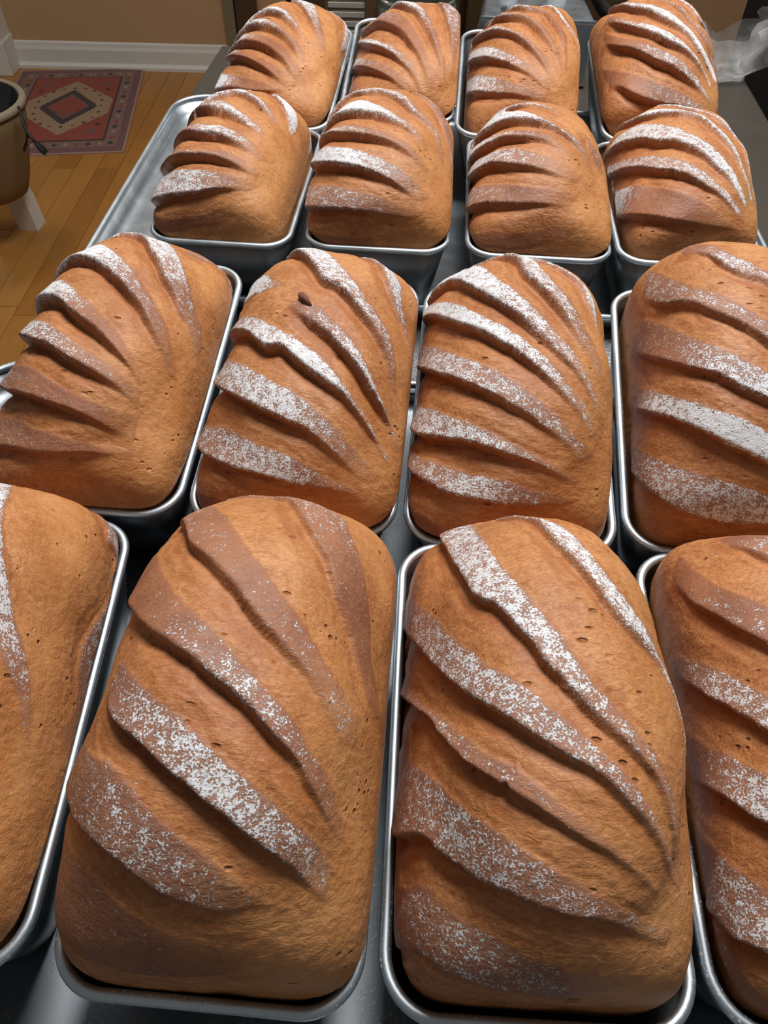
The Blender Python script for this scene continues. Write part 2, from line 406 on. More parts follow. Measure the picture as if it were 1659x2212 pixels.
class Shape:
    """dome of a loaf in the tin's own frame (cm, origin at the rim's centre)"""
    def __init__(s, p): s.cx, s.cy, s.cz, s.a, s.b, s.c, s.n, s.m, s.sx, s.sy = p
    def ne(s, z):
        return s.n + (7 - s.n) * (1 - sstep(z, 0.05, 0.65))          # rounder on top, as square as the tin at the rim
    def F(s, X):
        z = (X[..., 2] - s.cz) / s.c; ne = s.ne(z)
        x = (X[..., 0] - s.cx - s.sx * z) / s.a; y = (X[..., 1] - s.cy - s.sy * z) / s.b
        rho = (np.abs(x) ** ne + np.abs(y) ** ne) ** (1 / ne)
        return rho ** s.m + np.abs(z) ** s.m
    def fwd(s, q):
        r = np.abs(q).max(1); r1 = np.minimum(r, 1.0)                 # chart: square rings
        ph = r1 * math.pi / 2; rh = np.sin(ph) ** (2 / s.m); z = np.cos(ph).clip(0) ** (2 / s.m); ne = s.ne(z)
        nn = (np.abs(q[:, 0]) ** ne + np.abs(q[:, 1]) ** ne) ** (1 / ne)
        u = np.where(r > 1e-6, rh / np.maximum(nn, 1e-6), 0)
        X = np.empty((len(q), 3)); X[:, 2] = s.cz + s.c * z - np.maximum(0, r - 1) * 26.0
        X[:, 0] = s.cx + s.sx * z + s.a * q[:, 0] * u; X[:, 1] = s.cy + s.sy * z + s.b * q[:, 1] * u
        return X
    def inv(s, X):
        z = np.maximum((X[:, 2] - s.cz) / s.c, 0); ne = s.ne(z)
        x = (X[:, 0] - s.cx - s.sx * z) / s.a; y = (X[:, 1] - s.cy - s.sy * z) / s.b
        rh = (np.abs(x) ** ne + np.abs(y) ** ne) ** (1 / ne)
        r = np.arctan2(rh ** (s.m / 2), z ** (s.m / 2)) / (math.pi / 2) + np.maximum(0, s.cz - X[:, 2]) / 26.0
        k = r / np.maximum(np.maximum(np.abs(x), np.abs(y)), 1e-6)
        return np.stack([x * k, y * k], 1)
    def normal(s, X):
        e = 1e-3; f0 = s.F(X); g = np.empty_like(X)
        for i in range(3):
            Y = X.copy(); Y[:, i] += e; g[:, i] = s.F(Y) - f0
        g[X[:, 2] < s.cz, 2] = 0
        return g / (np.linalg.norm(g, axis=1, keepdims=True) + 1e-12)

def to_chart(sh, M, o, px):
    """image points -> chart coordinates on the dome; also tells which rays only graze it"""
    px = np.array(px, float)
    d = FW + RT * ((px[:, :1] - PW / 2) / CAM_F) + UP * ((PH / 2 - px[:, 1:]) / CAM_F)
    dl = d @ M; cl = (C0 - o) @ M
    t0 = (13 - cl[2]) / dl[:, 2]; t1 = (-2.0 - cl[2]) / dl[:, 2]; tt = np.linspace(0, 1, 700)
    T = t0[:, None] + (t1 - t0)[:, None] * tt
    X = cl + T[..., None] * dl[:, None, :]
    g = sh.F(X); hit = g < 1; any_ = hit.any(1); k = np.where(any_, hit.argmax(1), g.argmin(1))
    P = X[np.arange(len(px)), k]
    ctr = np.array([sh.cx, sh.cy, sh.cz]); miss = ~any_
    if miss.any():
        f = sh.F(P[miss]) ** (1 / sh.m); P[miss] = ctr + (P[miss] - ctr) / f[:, None]
    nn = sh.normal(P); cosv = np.abs((nn * dl).sum(1) / np.linalg.norm(dl, axis=1))
    return P, miss | (cosv < 0.22)
def on_dome(sh, P):
    ctr = np.array([sh.cx, sh.cy, sh.cz]); P = P.copy(); P[:, 2] = np.maximum(P[:, 2], sh.cz + 0.02)
    return ctr + (P - ctr) / (sh.F(P) ** (1 / sh.m))[:, None]
def smooth_poly(q, K):
    q = np.asarray(q, float); n = len(q)
    p = np.vstack([2 * q[0] - q[1], q, 2 * q[-1] - q[-2]])
    out = []
    for i in range(n - 1):
        a, b, c, d = p[i], p[i + 1], p[i + 2], p[i + 3]
        for t in np.linspace(0, 1, 8, endpoint=False):
            out.append(0.5 * ((2 * b) + (-a + c) * t + (2 * a - 5 * b + 4 * c - d) * t * t + (-a + 3 * b - 3 * c + d) * t ** 3))
    out.append(q[-1]); out = np.array(out)
    s = np.r_[0, np.cumsum(np.linalg.norm(np.diff(out, axis=0), axis=1))]
    u = np.linspace(0, s[-1], K)
    return np.stack([np.interp(u, s, out[:, i]) for i in range(q.shape[1])], 1)
def poly_dist(V, P):
    """distance from points V to the polyline P, position along it 0..1, vector to the nearest point"""
    V32 = V.astype(np.float32); P32 = P.astype(np.float32)
    d2 = (V32 ** 2).sum(1)[:, None] + (P32 ** 2).sum(1)[None] - 2 * V32 @ P32.T
    k = d2.argmin(1); K = len(P); best = np.full(len(V), 1e9); tt = np.zeros(len(V)); vec = np.zeros_like(V)
    for off in (-1, 0):
        i = np.clip(k + off, 0, K - 2); a = P[i]; ab = P[i + 1] - a
        t = np.clip(((V - a) * ab).sum(1) / ((ab ** 2).sum(1) + 1e-12), 0, 1)
        c = a + ab * t[:, None] - V; d = np.linalg.norm(c, axis=1); m = d < best
        best[m] = d[m]; tt[m] = ((i + t) / (K - 1))[m]; vec[m] = c[m]
    return best, tt, vec
def in_poly(q, poly):
    x, y = q[:, 0], q[:, 1]; ins = np.zeros(len(q), bool); n = len(poly)
    lo = poly.min(0); hi = poly.max(0); idx = np.where((x >= lo[0]) & (x <= hi[0]) & (y >= lo[1]) & (y <= hi[1]))[0]
    xs, ys = x[idx], y[idx]; r = np.zeros(len(idx), bool); j = n - 1
    for i in range(n):
        xi, yi = poly[i]; xj, yj = poly[j]
        if yi != yj:
            c = (yi > ys) != (yj > ys); r ^= c & (xs < (xj - xi) * (ys - yi) / (yj - yi) + xi)
        j = i
    ins[idx] = r; return ins

RES = {'A': 0.115, 'B': 0.105, 'C': 0.088, 'D': 0.082}
def loaf(k):
    M, o = frame(k); sh = Shape(TINS[k][3])
    step = RES[k[0]]
    wx = 2 * sh.a + 1.3 * sh.c; wy = 2 * sh.b + 1.0 * sh.c
    NX = int(wx / step); NY = int(wy / step)
    RM = 1.14
    S, T = np.meshgrid(np.linspace(-1, 1, NX), np.linspace(-1, 1, NY)); S = S.ravel(); T = T.ravel()
    q = np.stack([S, T], 1) * RM
    X = sh.fwd(q); N = sh.normal(X)
    lump = vnoise(X + 50, 0.33) * 0.15 + vnoise(X + 90, 0.9) * 0.035
    rag = vnoise(X + 20, 2.2) * 0.05 + vnoise(X + 11, 5.5) * 0.03
    ox, oy, sc, bands = BANDS[k]
    V = len(X); disp = np.zeros(V); flour = np.zeros(V); skin = np.zeros(V); groove = np.zeros(V); insd = np.zeros(V)
    lipd = np.zeros(V); grd = np.zeros(V); best = np.full(V, 1e9); zone = np.zeros(V); along = np.zeros(V); bid = 0
    amp = {'A': 1.25, 'B': 1.3, 'C': 1.1, 'D': 0.85}[k[0]] * (0.75 if k == 'C4' else 1)
    for far, near, dens, strength in bands:
        e = []
        for pl in (far, near):
            px = np.array([(ox + a / sc, oy + b / sc) for a, b in pl]); qq, gz = to_chart(sh, M, o, px)
            e.append((qq, gz, px))
        (qf, gf, pf), (qn, gn, pn) = e
        k0 = k1 = 0
        if k not in ('C4', 'D4') and (gf[0] or gn[0] or pf[0][0] <= 2):                 # carry the stripe on over the side one cannot see
            k0 = 2
            for _ in range(2):
                df = qf[0] - qf[1]; dn = qn[0] - qn[1]; d = df / np.linalg.norm(df) + dn / np.linalg.norm(dn); d *= 1.6 / (np.linalg.norm(d) + 1e-9)
                qf = np.vstack([on_dome(sh, qf[:1] + d), qf]); qn = np.vstack([on_dome(sh, qn[:1] + d), qn])
        if pf[-1][0] >= 1655 and pn[-1][0] >= 1655:         # runs out of the photo: close it towards the far side
            k1 = 4 if k == 'D4' else 3
            for i in range(k1):
                df = qf[-1] - qf[-2]; dn = qn[-1] - qn[-2]; d = df / np.linalg.norm(df) + dn / np.linalg.norm(dn); d *= 1 / np.linalg.norm(d)
                mid = (qf[-1] + qn[-1]) / 2 + d * 1.9 + np.array([0, -0.35, 0]); w_ = (qf[-1] - qn[-1]) * 0.36
                qf = np.vstack([qf, on_dome(sh, (mid + w_)[None])]); qn = np.vstack([qn, on_dome(sh, (mid - w_)[None])])
        al = np.r_[0, np.cumsum(np.linalg.norm(np.diff(qn, axis=0), axis=1))]; al /= al[-1]; ta, tb = al[k0], al[len(al) - 1 - k1]
        Pf = on_dome(sh, smooth_poly(qf, 72)); Pn = on_dome(sh, smooth_poly(qn, 72))
        ins = in_poly(q, np.vstack([sh.inv(Pf), sh.inv(Pn)[::-1]]))
        lo = np.minimum(Pf.min(0), Pn.min(0)) - 1.8; hi = np.maximum(Pf.max(0), Pn.max(0)) + 1.8
        I = np.where(((X > lo) & (X < hi)).all(1))[0]
        dF, tF, _ = poly_dist(X[I], Pf); dN, tN, vN = poly_dist(X[I], Pn); im = ins[I]
        sd = np.where(im, np.minimum(dF, dN), -np.minimum(dF, dN)) + rag[I]
        soft = sstep(sd, -0.06, 0.035)
        den = np.interp((tN - ta) / (tb - ta), (0.04, 0.5, 0.95), (dens[0], dens[1], max(dens[2], 0.4 * dens[1]))) * {'A': 0.98, 'B': 0.98, 'C': 0.98, 'D': 0.88}[k[0]]
        fl = den * soft * (0.75 + 0.25 * sstep(sd, 0.0, 0.25)) * (1 - 0.6 * sstep(tN, 0.97, 1.0))
        skin[I] = np.maximum(skin[I], soft * (1 - 0.7 * sstep(tN, 0.75, 1.0)))
        flour[I] = np.maximum(flour[I], fl)
        win = strength * amp * (1 - sstep(tN, 0.6, 1.0)) * ((0.65 + 0.35 * sstep(tN, 0.0, 0.15)) if k0 else sstep(tN, 0.0, 0.25))
        s0 = np.where(im, np.minimum(dF, dN), -np.minimum(dF, dN)) + 0.5 * rag[I]
        sw = sstep(s0, -1.05 * step, 0.75 * step)                     # the wall of the cut, about two mesh steps wide
        lipv = 0.25 * win * (dF / (dF + dN + 1e-6)) ** 1.2 + 0.03 * strength
        lipd[I] = np.maximum(lipd[I], sw * lipv); insd[I] = np.maximum(insd[I], sw)
        zone[I] = np.maximum(zone[I], np.exp(-(np.minimum(dN, dF) / 1.3) ** 2) * (1 - sstep(tN, 0.65, 1.0)))
        bid += 1; L_ = np.linalg.norm(np.diff(Pn, axis=0), axis=1).sum(); bt = dN < best[I]; J = I[bt]
        best[J] = dN[bt]; along[J] = (tN * L_)[bt] + bid * 40
        nearside = (dN < dF) & (tN < 0.999) & (tN > 0.001)
        grd[I] = np.maximum(grd[I], np.where(nearside, win * np.exp(-(dN / 0.62) ** 1.2), 0))
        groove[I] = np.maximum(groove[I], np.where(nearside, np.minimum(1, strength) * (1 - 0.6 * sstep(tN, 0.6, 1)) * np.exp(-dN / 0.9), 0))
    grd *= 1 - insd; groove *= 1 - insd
    disp = lipd - 0.46 * grd
    D = disp.reshape(NY, NX); Pd = np.pad(D, 1, mode='edge')
    D = (Pd[1:-1, 1:-1] * 4 + Pd[:-2, 1:-1] + Pd[2:, 1:-1] + Pd[1:-1, :-2] + Pd[1:-1, 2:]) / 8
    gap = (1 - skin)
    micro = vnoise(X * [1, 1.6, 1], 3.1) * 0.016 * gap + vnoise(X + 7, 6.5) * 0.006
    near_ = best < 50; bz = np.where(near_, best, 0)
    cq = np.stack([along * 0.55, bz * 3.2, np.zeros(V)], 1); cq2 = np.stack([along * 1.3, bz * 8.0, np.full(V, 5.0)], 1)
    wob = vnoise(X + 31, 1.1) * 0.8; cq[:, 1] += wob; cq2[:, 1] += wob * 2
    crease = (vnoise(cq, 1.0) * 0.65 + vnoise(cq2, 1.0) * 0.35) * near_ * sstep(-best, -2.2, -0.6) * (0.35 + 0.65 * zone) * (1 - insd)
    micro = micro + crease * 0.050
    wallf = 1 - sstep(X[:, 2], -1.2, 0.3)
    disp = (D.ravel() + lump + micro) * (1 - wallf)
    Y = X + N * disp[:, None]
    # keep the loaf inside its tin up to the rim
    z = Y[:, 2]; iw = TW / 2 - 0.52 + np.minimum(z, 0) * 0.20
    grow = np.maximum(0, z - 0.15) * 0.95
    lx = iw + grow; ly = iw + (TL - TW) / 2 + grow
    r = (np.abs(Y[:, 0] / lx) ** 7 + np.abs(Y[:, 1] / ly) ** 7) ** (1 / 7); f = np.where(r > 1, 1 / r, 1)
    f = np.where(z > 1.8, 1, f)
    Y[:, 0] *= f; Y[:, 1] *= f
    xl = 5.95; ax = np.abs(Y[:, 0]); Y[:, 0] = np.where(ax > xl - 0.3, np.sign(Y[:, 0]) * (xl - 0.3 + 0.3 * np.tanh((ax - xl + 0.3) / 0.3)), Y[:, 0])
    Y[:, 2] = np.maximum(Y[:, 2], -DEPTH + 0.25)
    me = bpy.data.meshes.new('scored_loaf')
    idx = np.arange(NX * NY).reshape(NY, NX)
    quads = np.stack([idx[:-1, :-1], idx[:-1, 1:], idx[1:, 1:], idx[1:, :-1]], -1).reshape(-1, 4)
    nf = len(quads)
    me.vertices.add(V); me.vertices.foreach_set('co', (Y * CM).astype(np.float32).ravel())
    me.loops.add(nf * 4); me.loops.foreach_set('vertex_index', quads.ravel().astype(np.int32))
    me.polygons.add(nf); me.polygons.foreach_set('loop_start', np.arange(0, nf * 4, 4, dtype=np.int32)); me.polygons.foreach_set('loop_total', np.full(nf, 4, np.int32))
    me.polygons.foreach_set('use_smooth', np.ones(nf, bool)); me.update(calc_edges=True); me.validate()
    for nm, arr in (('flour', flour), ('skin', skin), ('groove', np.clip(groove, 0, 1)), ('crease', np.clip(0.5 + 0.5 * crease, 0, 1)), ('fan', (1 - zone) * (1 - skin) * sstep(q[:, 0], -0.15, 0.45))):
        a = me.attributes.new(nm, 'FLOAT', 'POINT'); a.data.foreach_set('value', arr.astype(np.float32))
    me.materials.append(MAT['bread'])
    ob = bpy.data.objects.new('scored_loaf', me); COL.objects.link(ob); ob.matrix_world = mat4(M, o)
    tag(ob, LOAF_LABEL[k], 'bread loaf', 'scored loaves in tins')
    return ob

# tin centre x, y, heading, dome (centre x y z, half width, half length, height, plan power, section power, lean x y)
TINS = {
 'A1': (-11.31, 83.98, -0.0831, (-0.37, -0.16, -0.16, 5.94, 10.15, 4.92, 2.23, 2.52, 0.89, 0.04)),
 'A2': (0.68, 86.06, -0.0534, (0.24, -0.26, -1.41, 5.80, 9.98, 5.94, 2.84, 2.66, 2.14, 0.11)),
 'A3': (12.40, 83.16, -0.0715, (0.64, -0.31, -0.96, 5.50, 10.02, 6.62, 2.52, 2.58, 1.31, -0.09)),
 'A4': (26.53, 82.68, -0.0535, (-0.26, 0.71, 0.35, 5.71, 9.98, 6.60, 2.55, 2.12, 0.27, -0.19)),
 'B1': (-13.15, 63.05, -0.0685, (-0.33, -0.12, -0.34, 5.39, 9.97, 6.32, 2.79, 2.56, 0.30, -0.10)),
 'B2': (-0.67, 62.73, -0.0511, (0.08, -0.09, -0.34, 6.08, 9.94, 7.01, 2.73, 2.47, -0.25, -0.15)),
 'B3': (12.29, 62.05, -0.0606, (0.25, -0.32, -0.71, 5.88, 9.98, 7.12, 2.31, 2.24, -0.34, 0.05)),
 'B4': (24.28, 61.63, -0.0578, (0.09, 0.19, -0.00, 5.08, 10.00, 6.11, 2.79, 2.47, 0.49, -0.24)),
 'C1': (-16.52, 35.53, -0.0608, (0.04, -0.43, -0.73, 5.57, 9.99, 7.25, 2.15, 2.51, 0.41, 0.08)),
 'C2': (-4.45, 34.53, -0.0763, (0.19, -0.55, -0.77, 5.86, 9.90, 7.57, 2.54, 2.44, 0.51, -0.02)),
 'C3': (7.54, 33.58, -0.0754, (-0.29, -0.42, -0.73, 5.60, 10.02, 7.80, 2.53, 2.42, 0.64, 0.17)),
 'C4': (19.88, 33.30, -0.1129, (0.22, -0.02, -0.07, 5.33, 10.14, 8.35, 2.84, 2.38, -0.66, 0.44)),
 'D1': (-18.90, 13.66, 0.0365, (0.12, 0.08, -0.29, 5.59, 10.13, 8.90, 2.58, 2.31, -0.02, 0.23)),
 'D2': (-5.58, 13.04, -0.0594, (0.24, -0.01, -0.25, 5.84, 10.02, 9.59, 2.76, 2.38, -0.06, -0.10)),
 'D3': (6.34, 12.63, -0.0339, (0.07, 0.02, -0.38, 5.42, 9.85, 9.48, 2.26, 2.45, 0.27, -0.30)),
 'D4': (18.45, 12.34, -0.0541, (0.38, 0.11, 0.21, 5.61, 10.15, 6.59, 2.54, 2.20, -0.75, 0.34)),
}
# key: (origin x, origin y, scale, bands); band = (far edge, near edge, flour start/mid/end, lip strength)
BANDS = {
'A1': (450, 0, 5, [
 ([(1150,0),(1170,100),(1210,250),(1260,450),(1260,560)], [(930,0),(1050,130),(1110,250),(1160,400),(1200,560)], (.8,.6,.1), .6),
 ([(1500,230),(1530,400),(1520,560),(1480,640)], [(1465,240),(1460,400),(1440,560),(1380,620)], (.9,.8,.2), .2),
 ([(560,140),(660,80),(820,110),(900,190),(980,300),(1030,430)], [(590,150),(700,140),(800,180),(880,260),(960,360),(1010,430)], (.9,.7,.1), 1),
 ([(430,260),(500,210),(640,220),(760,270),(850,350),(960,460),(1050,570)], [(430,290),(560,280),(680,310),(780,370),(870,460),(940,560),(1020,680)], (.8,.4,0), 1),
 ([(310,440),(380,360),(500,365),(640,400),(800,500),(900,600),(980,720),(1050,890)], [(260,530),(370,470),(480,465),(600,500),(700,560),(800,650),(880,760),(960,870)], (.8,.1,0), 1.1),
 ([(220,600),(290,530),(400,560),(560,620),(700,690),(820,780),(960,920)], [(190,660),(300,635),(400,645),(520,690),(620,750),(720,830),(850,930)], (.8,.1,0), 1.2),
 ([(110,830),(150,790),(300,820),(450,850),(640,900),(800,940)], [(90,1000),(250,970),(400,985),(560,990),(700,985),(820,985)], (.9,.1,0), .8)]),
'A2': (720, 0, 5, [
 ([(1140,40),(1290,90),(1360,200),(1350,400),(1330,600),(1300,800)], [(1130,40),(1190,120),(1230,220),(1260,400),(1270,550),(1260,800)], (.6,.5,.1), .6),
 ([(850,15),(960,80),(1000,150),(1060,260),(1110,370),(1160,500),(1200,640),(1210,850)], [(700,55),(790,70),(870,120),(950,230),(1020,340),(1080,460),(1130,600),(1180,850)], (.9,.5,.1), 1),
 ([(540,150),(640,140),(760,190),(860,300),(940,430),(1010,580),(1060,760),(1090,900)], [(400,300),(480,265),(600,290),(720,350),(810,450),(900,570),(960,700),(1040,900)], (.5,.2,0), 1),
 ([(290,430),(360,410),(520,450),(650,500),(760,570),(850,660),(930,850),(970,1000)], [(255,500),(400,500),(530,530),(640,590),(740,680),(830,770),(900,880),(940,1000)], (.6,.8,.1), 1.1),
 ([(170,650),(280,620),(420,650),(560,690),(700,770),(800,860),(870,960)], [(135,790),(250,750),(380,755),(500,790),(620,850),(730,940),(800,1010)], (.8,.5,.1), 1.2),
 ([(60,920),(200,900),(350,950)], [(10,1150),(100,1110),(350,1060)], (.5,.4,.2), .8)]),
'A3': (960, 0, 5, [
 ([(1130,50),(1260,150),(1360,270),(1420,380),(1450,480),(1460,600)], [(1100,45),(1190,110),(1290,220),(1370,330),(1430,460),(1440,600)], (1,.9,.2), .5),
 ([(740,60),(860,40),(960,70),(1090,120),(1180,200),(1250,300),(1310,430),(1330,600),(1330,750)], [(700,80),(860,85),(980,110),(1080,150),(1160,240),(1230,350),(1280,480),(1300,600),(1300,720)], (.9,.2,0), .8),
 ([(500,230),(640,160),(760,140),(900,180),(1010,240),(1110,340),(1190,470),(1240,600),(1270,800)], [(520,235),(640,200),(760,195),(880,225),(980,300),(1070,400),(1150,500),(1220,620),(1255,800)], (.7,.4,0), 1),
 ([(440,320),(520,290),(700,320),(860,390),(980,490),(1080,600),(1140,720),(1190,900)], [(360,410),(480,360),(600,350),(720,370),(850,450),(960,550),(1060,680),(1130,800),(1180,900)], (.7,.6,.05), 1),
 ([(250,590),(370,510),(520,505),(680,560),(860,640),(980,720),(1080,830),(1150,950)], [(220,730),(330,660),(480,645),(620,670),(760,720),(880,780),(980,850),(1080,950)], (.7,.8,.05), 1.1),
 ([(180,890),(320,820),(480,820),(650,860),(830,920),(980,970),(1100,1010)], [(160,1030),(320,1020),(500,1015),(700,1020),(860,1045),(1000,1075),(1100,1090)], (.7,.7,.05), 1),
 ([(130,1215),(240,1240),(340,1300),(420,1300)], [(130,1370),(220,1440),(320,1470),(380,1430)], (.15,.1,.1), .1)]),
'A4': (1240, 0, 5, [
 ([(1180,0),(1290,100),(1400,230),(1470,340),(1520,500),(1550,700),(1560,900)], [(1140,0),(1260,100),(1360,220),(1440,340),(1500,500),(1540,700),(1550,900)], (.9,.8,.6), .5),
 ([(960,0),(1080,40),(1200,120),(1300,240),(1400,370),(1470,520),(1520,680),(1550,830)], [(900,0),(1050,50),(1150,110),(1240,210),(1340,330),(1420,460),(1480,620),(1530,780)], (.6,.5,.5), .6),
 ([(500,30),(650,30),(850,70),(1040,140),(1180,240),(1290,350),(1380,490),(1460,620),(1520,760),(1550,900)], [(390,100),(600,95),(780,130),(960,210),(1120,290),(1230,370),(1320,500),(1410,640),(1490,790),(1540,920)], (.5,.8,1), .9),
 ([(380,190),(500,190),(640,230),(840,270),(1040,350),(1180,450),(1290,560),(1380,690),(1450,820),(1500,960)], [(340,255),(450,265),(640,310),(820,360),(1000,440),(1150,510),(1250,590),(1350,700),(1430,830),(1480,960)], (.3,.8,.8), 1),
 ([(330,350),(480,390),(700,440),(900,500),(1100,600),(1230,700),(1340,830),(1420,960),(1490,1110)], [(330,480),(460,515),(620,545),(760,600),(900,670),(1040,720),(1160,800),(1290,910),(1400,1020),(1470,1120)], (.05,.5,.7), 1.2),
 ([(300,740),(450,770),(620,800),(800,850),(1000,930),(1160,1000),(1300,1080),(1440,1190)], [(400,930),(520,970),(680,1050),(840,1100),(980,1130),(1120,1150),(1300,1190),(1420,1220)], (.1,.45,.6), 1.1)]),
'B1': (320, 180, 4, [
 ([(1080,85),(1160,110),(1240,210),(1280,320),(1280,420),(1270,470)], [(1070,85),(1130,150),(1190,240),(1220,340),(1240,440),(1260,470)], (1,1,.7), .5),
 ([(1400,370),(1420,450),(1430,560),(1420,640)], [(1390,380),(1400,480),(1385,560),(1380,630)], (.9,.9,.8), .1),
 ([(700,65),(800,50),(920,100),(1020,190),(1090,280),(1130,370),(1160,430)], [(620,110),(760,85),(860,110),(950,190),(1030,270),(1090,350),(1140,430)], (.8,.8,.2), .8),
 ([(450,190),(560,150),(680,170),(780,240),(880,310),(960,380),(1000,430)], [(440,240),(560,235),(660,255),(760,300),(850,360),(920,410),(990,450)], (.5,.8,.6), 1),
 ([(310,390),(380,350),(520,355),(640,370),(780,430),(880,490),(970,590),(1060,680)], [(240,500),(320,440),(440,435),(580,445),(680,480),(780,530),(880,590),(980,660)], (.3,.8,.1), 1.1),
 ([(220,610),(300,570),(450,570),(650,575),(760,620),(880,700),(990,780)], [(165,730),(250,650),(380,620),(520,625),(640,660),(740,700),(820,740),(950,800)], (.4,.5,.2), 1.2),
 ([(150,800),(220,750),(350,730),(500,740),(680,770),(860,820),(980,880)], [(100,1020),(200,985),(320,965),(440,950),(560,920),(680,910),(860,920)], (.7,.7,.3), 1),
 ([(80,1130),(180,1160),(340,1150),(480,1130),(600,1080),(700,1060)], [(60,1260),(200,1290),(400,1250),(600,1220),(750,1150)], (.1,.15,0), .1)]),
'B2': (640, 180, 4, [
 ([(1020,55),(1140,140),(1240,250),(1300,370),(1340,500),(1350,720)], [(1000,55),(1110,135),(1200,230),(1260,330),(1300,460),(1330,720)], (.5,.4,.6), .4),
 ([(520,80),(680,40),(860,70),(980,160),(1060,250),(1150,340),(1210,440),(1250,560),(1280,700)], [(480,110),(620,80),(760,95),(880,150),(980,230),(1080,310),(1160,400),(1220,510),(1250,640)], (.8,.6,.5), .7),
 ([(330,270),(430,190),(600,160),(760,220),(900,290),(1020,380),(1110,500),(1150,600)], [(280,340),(400,270),(540,260),(680,270),(800,310),(920,370),(1020,450),(1110,550)], (1,.9,.2), .9),
 ([(240,430),(380,370),(560,370),(720,410),(870,470),(980,540),(1080,640),(1150,740)], [(200,500),(340,450),(500,445),(640,460),(780,500),(900,560),(1000,630),(1080,720),(1130,780)], (.9,.5,.05), 1),
 ([(180,600),(330,550),(500,560),(680,620),(840,690),(980,790),(1080,890),(1160,980)], [(140,740),(280,710),(420,715),(560,740),(700,790),(820,850),(940,930),(1060,1010)], (.8,.9,.05), 1.2),
 ([(110,890),(280,880),(450,910),(640,960),(820,1020),(980,1070),(1100,1110)], [(105,1090),(250,1095),(420,1095),(600,1110),(760,1140),(900,1160),(1040,1170)], (.5,.5,.05), .9),
 ([(120,1270),(300,1320),(480,1340),(700,1350)], [(130,1390),(300,1410),(500,1415),(700,1410)], (.05,0,0), .1)]),
'B3': (980, 200, 4, [
 ([(1130,390),(1200,480),(1260,600),(1290,700)], [(1120,390),(1180,490),(1240,620),(1270,700)], (.4,.5,.3), .3),
 ([(760,65),(900,80),(1050,170),(1150,260)], [(760,75),(900,95),(1040,180),(1130,270)], (.5,.5,.3), .3),
 ([(240,290),(330,190),(460,120),(600,95),(740,100),(860,140),(950,210)], [(250,300),(360,220),(480,150),(620,120),(740,130),(850,170),(940,215)], (.9,.9,.2), .6),
 ([(220,360),(330,240),(480,165),(640,180),(800,240),(940,320),(1060,400),(1140,500),(1180,600),(1230,740)], [(200,410),(320,310),(440,260),(560,245),(700,255),(840,290),(940,350),(1040,440),(1120,550),(1200,700)], (.9,.8,.3), .9),
 ([(150,510),(260,400),(420,340),(600,325),(760,340),(880,400),(980,480),(1080,580)], [(140,610),(260,480),(400,410),(540,395),(680,395),(800,420),(900,480),(1000,560)], (.9,.6,0), 1),
 ([(150,630),(260,540),(400,490),(560,480),(720,520),(880,590),(1020,660),(1120,720)], [(120,800),(200,700),(320,640),(480,635),(640,640),(780,670),(920,720),(1040,770)], (.8,.7,0), 1.1),
 ([(110,890),(240,810),(400,790),(600,800),(800,820),(960,850),(1080,880)], [(105,1060),(180,1010),(300,980),(480,970),(700,965),(860,970),(1010,985)], (.6,.45,0), 1),
 ([(110,1180),(300,1200),(500,1220),(700,1200),(860,1150),(1050,1080)], [(110,1290),(300,1340),(500,1360),(720,1330),(900,1270),(1050,1180)], (.3,.1,0), .1)]),
'B4': (1244, 220, 4, [
 ([(980,40),(1150,90),(1290,170),(1400,280),(1470,420),(1530,620),(1555,850)], [(960,50),(1140,105),(1270,190),(1380,300),(1450,430),(1510,620),(1545,850)], (.9,.9,.6), .4),
 ([(440,180),(600,100),(760,60),(920,70),(1060,110),(1180,190),(1290,290),(1400,440),(1470,600),(1520,760),(1550,900)], [(380,220),(520,170),(680,120),(860,105),(1000,120),(1120,180),(1230,280),(1330,390),(1420,540),(1480,700),(1530,900)], (.8,.8,.8), .7),
 ([(290,390),(420,260),(560,200),(720,200),(900,240),(1060,310),(1200,400),(1310,520),(1400,650),(1460,790),(1500,930)], [(250,470),(360,390),(480,350),(600,335),(700,355),(840,350),(980,390),(1100,460),(1220,560),(1330,670),(1410,790),(1480,930)], (.8,.7,.9), .9),
 ([(270,560),(400,500),(560,465),(740,470),(920,500),(1080,570),(1220,680),(1340,800),(1420,920),(1480,1060)], [(275,660),(400,600),(540,580),(700,600),(860,610),(1000,650),(1120,720),(1240,800),(1340,900),(1440,1030)], (.6,.6,.7), 1),
 ([(310,780),(440,735),(640,735),(860,760),(1020,820),(1160,900),(1290,1000),(1420,1110)], [(340,1010),(480,1000),(640,1010),(800,1030),(960,1050),(1120,1075),(1280,1095),(1400,1110)], (.8,.1,.2), 1)]),
'C1': (0, 490, 3, [
 ([(1010,40),(1090,90),(1150,180),(1190,300),(1230,400),(1260,500),(1310,680),(1300,800)], [(890,45),(960,130),(1020,230),(1060,330),(1130,440),(1160,540),(1210,640),(1240,860)], (.9,.65,0), .8),
 ([(1470,310),(1530,400),(1520,520),(1480,640)], [(1450,300),(1500,400),(1495,520),(1475,600)], (.5,.5,.2), .1),
 ([(560,135),(650,115),(740,160),(830,250),(900,340),(960,430),(1030,560),(1080,680),(1110,830),(1150,1000)], [(490,220),(570,225),(650,260),(740,340),(820,420),(900,520),(950,620),(1000,720),(1060,830),(1090,960)], (1,.5,0), 1.1),
 ([(350,360),(430,365),(520,440),(620,530),(700,620),(770,700),(830,800),(900,900),(960,990)], [(270,480),(390,490),(450,550),(530,610),(620,680),(700,760),(780,840),(850,920),(920,1020)], (1,.3,.05), 1.3),
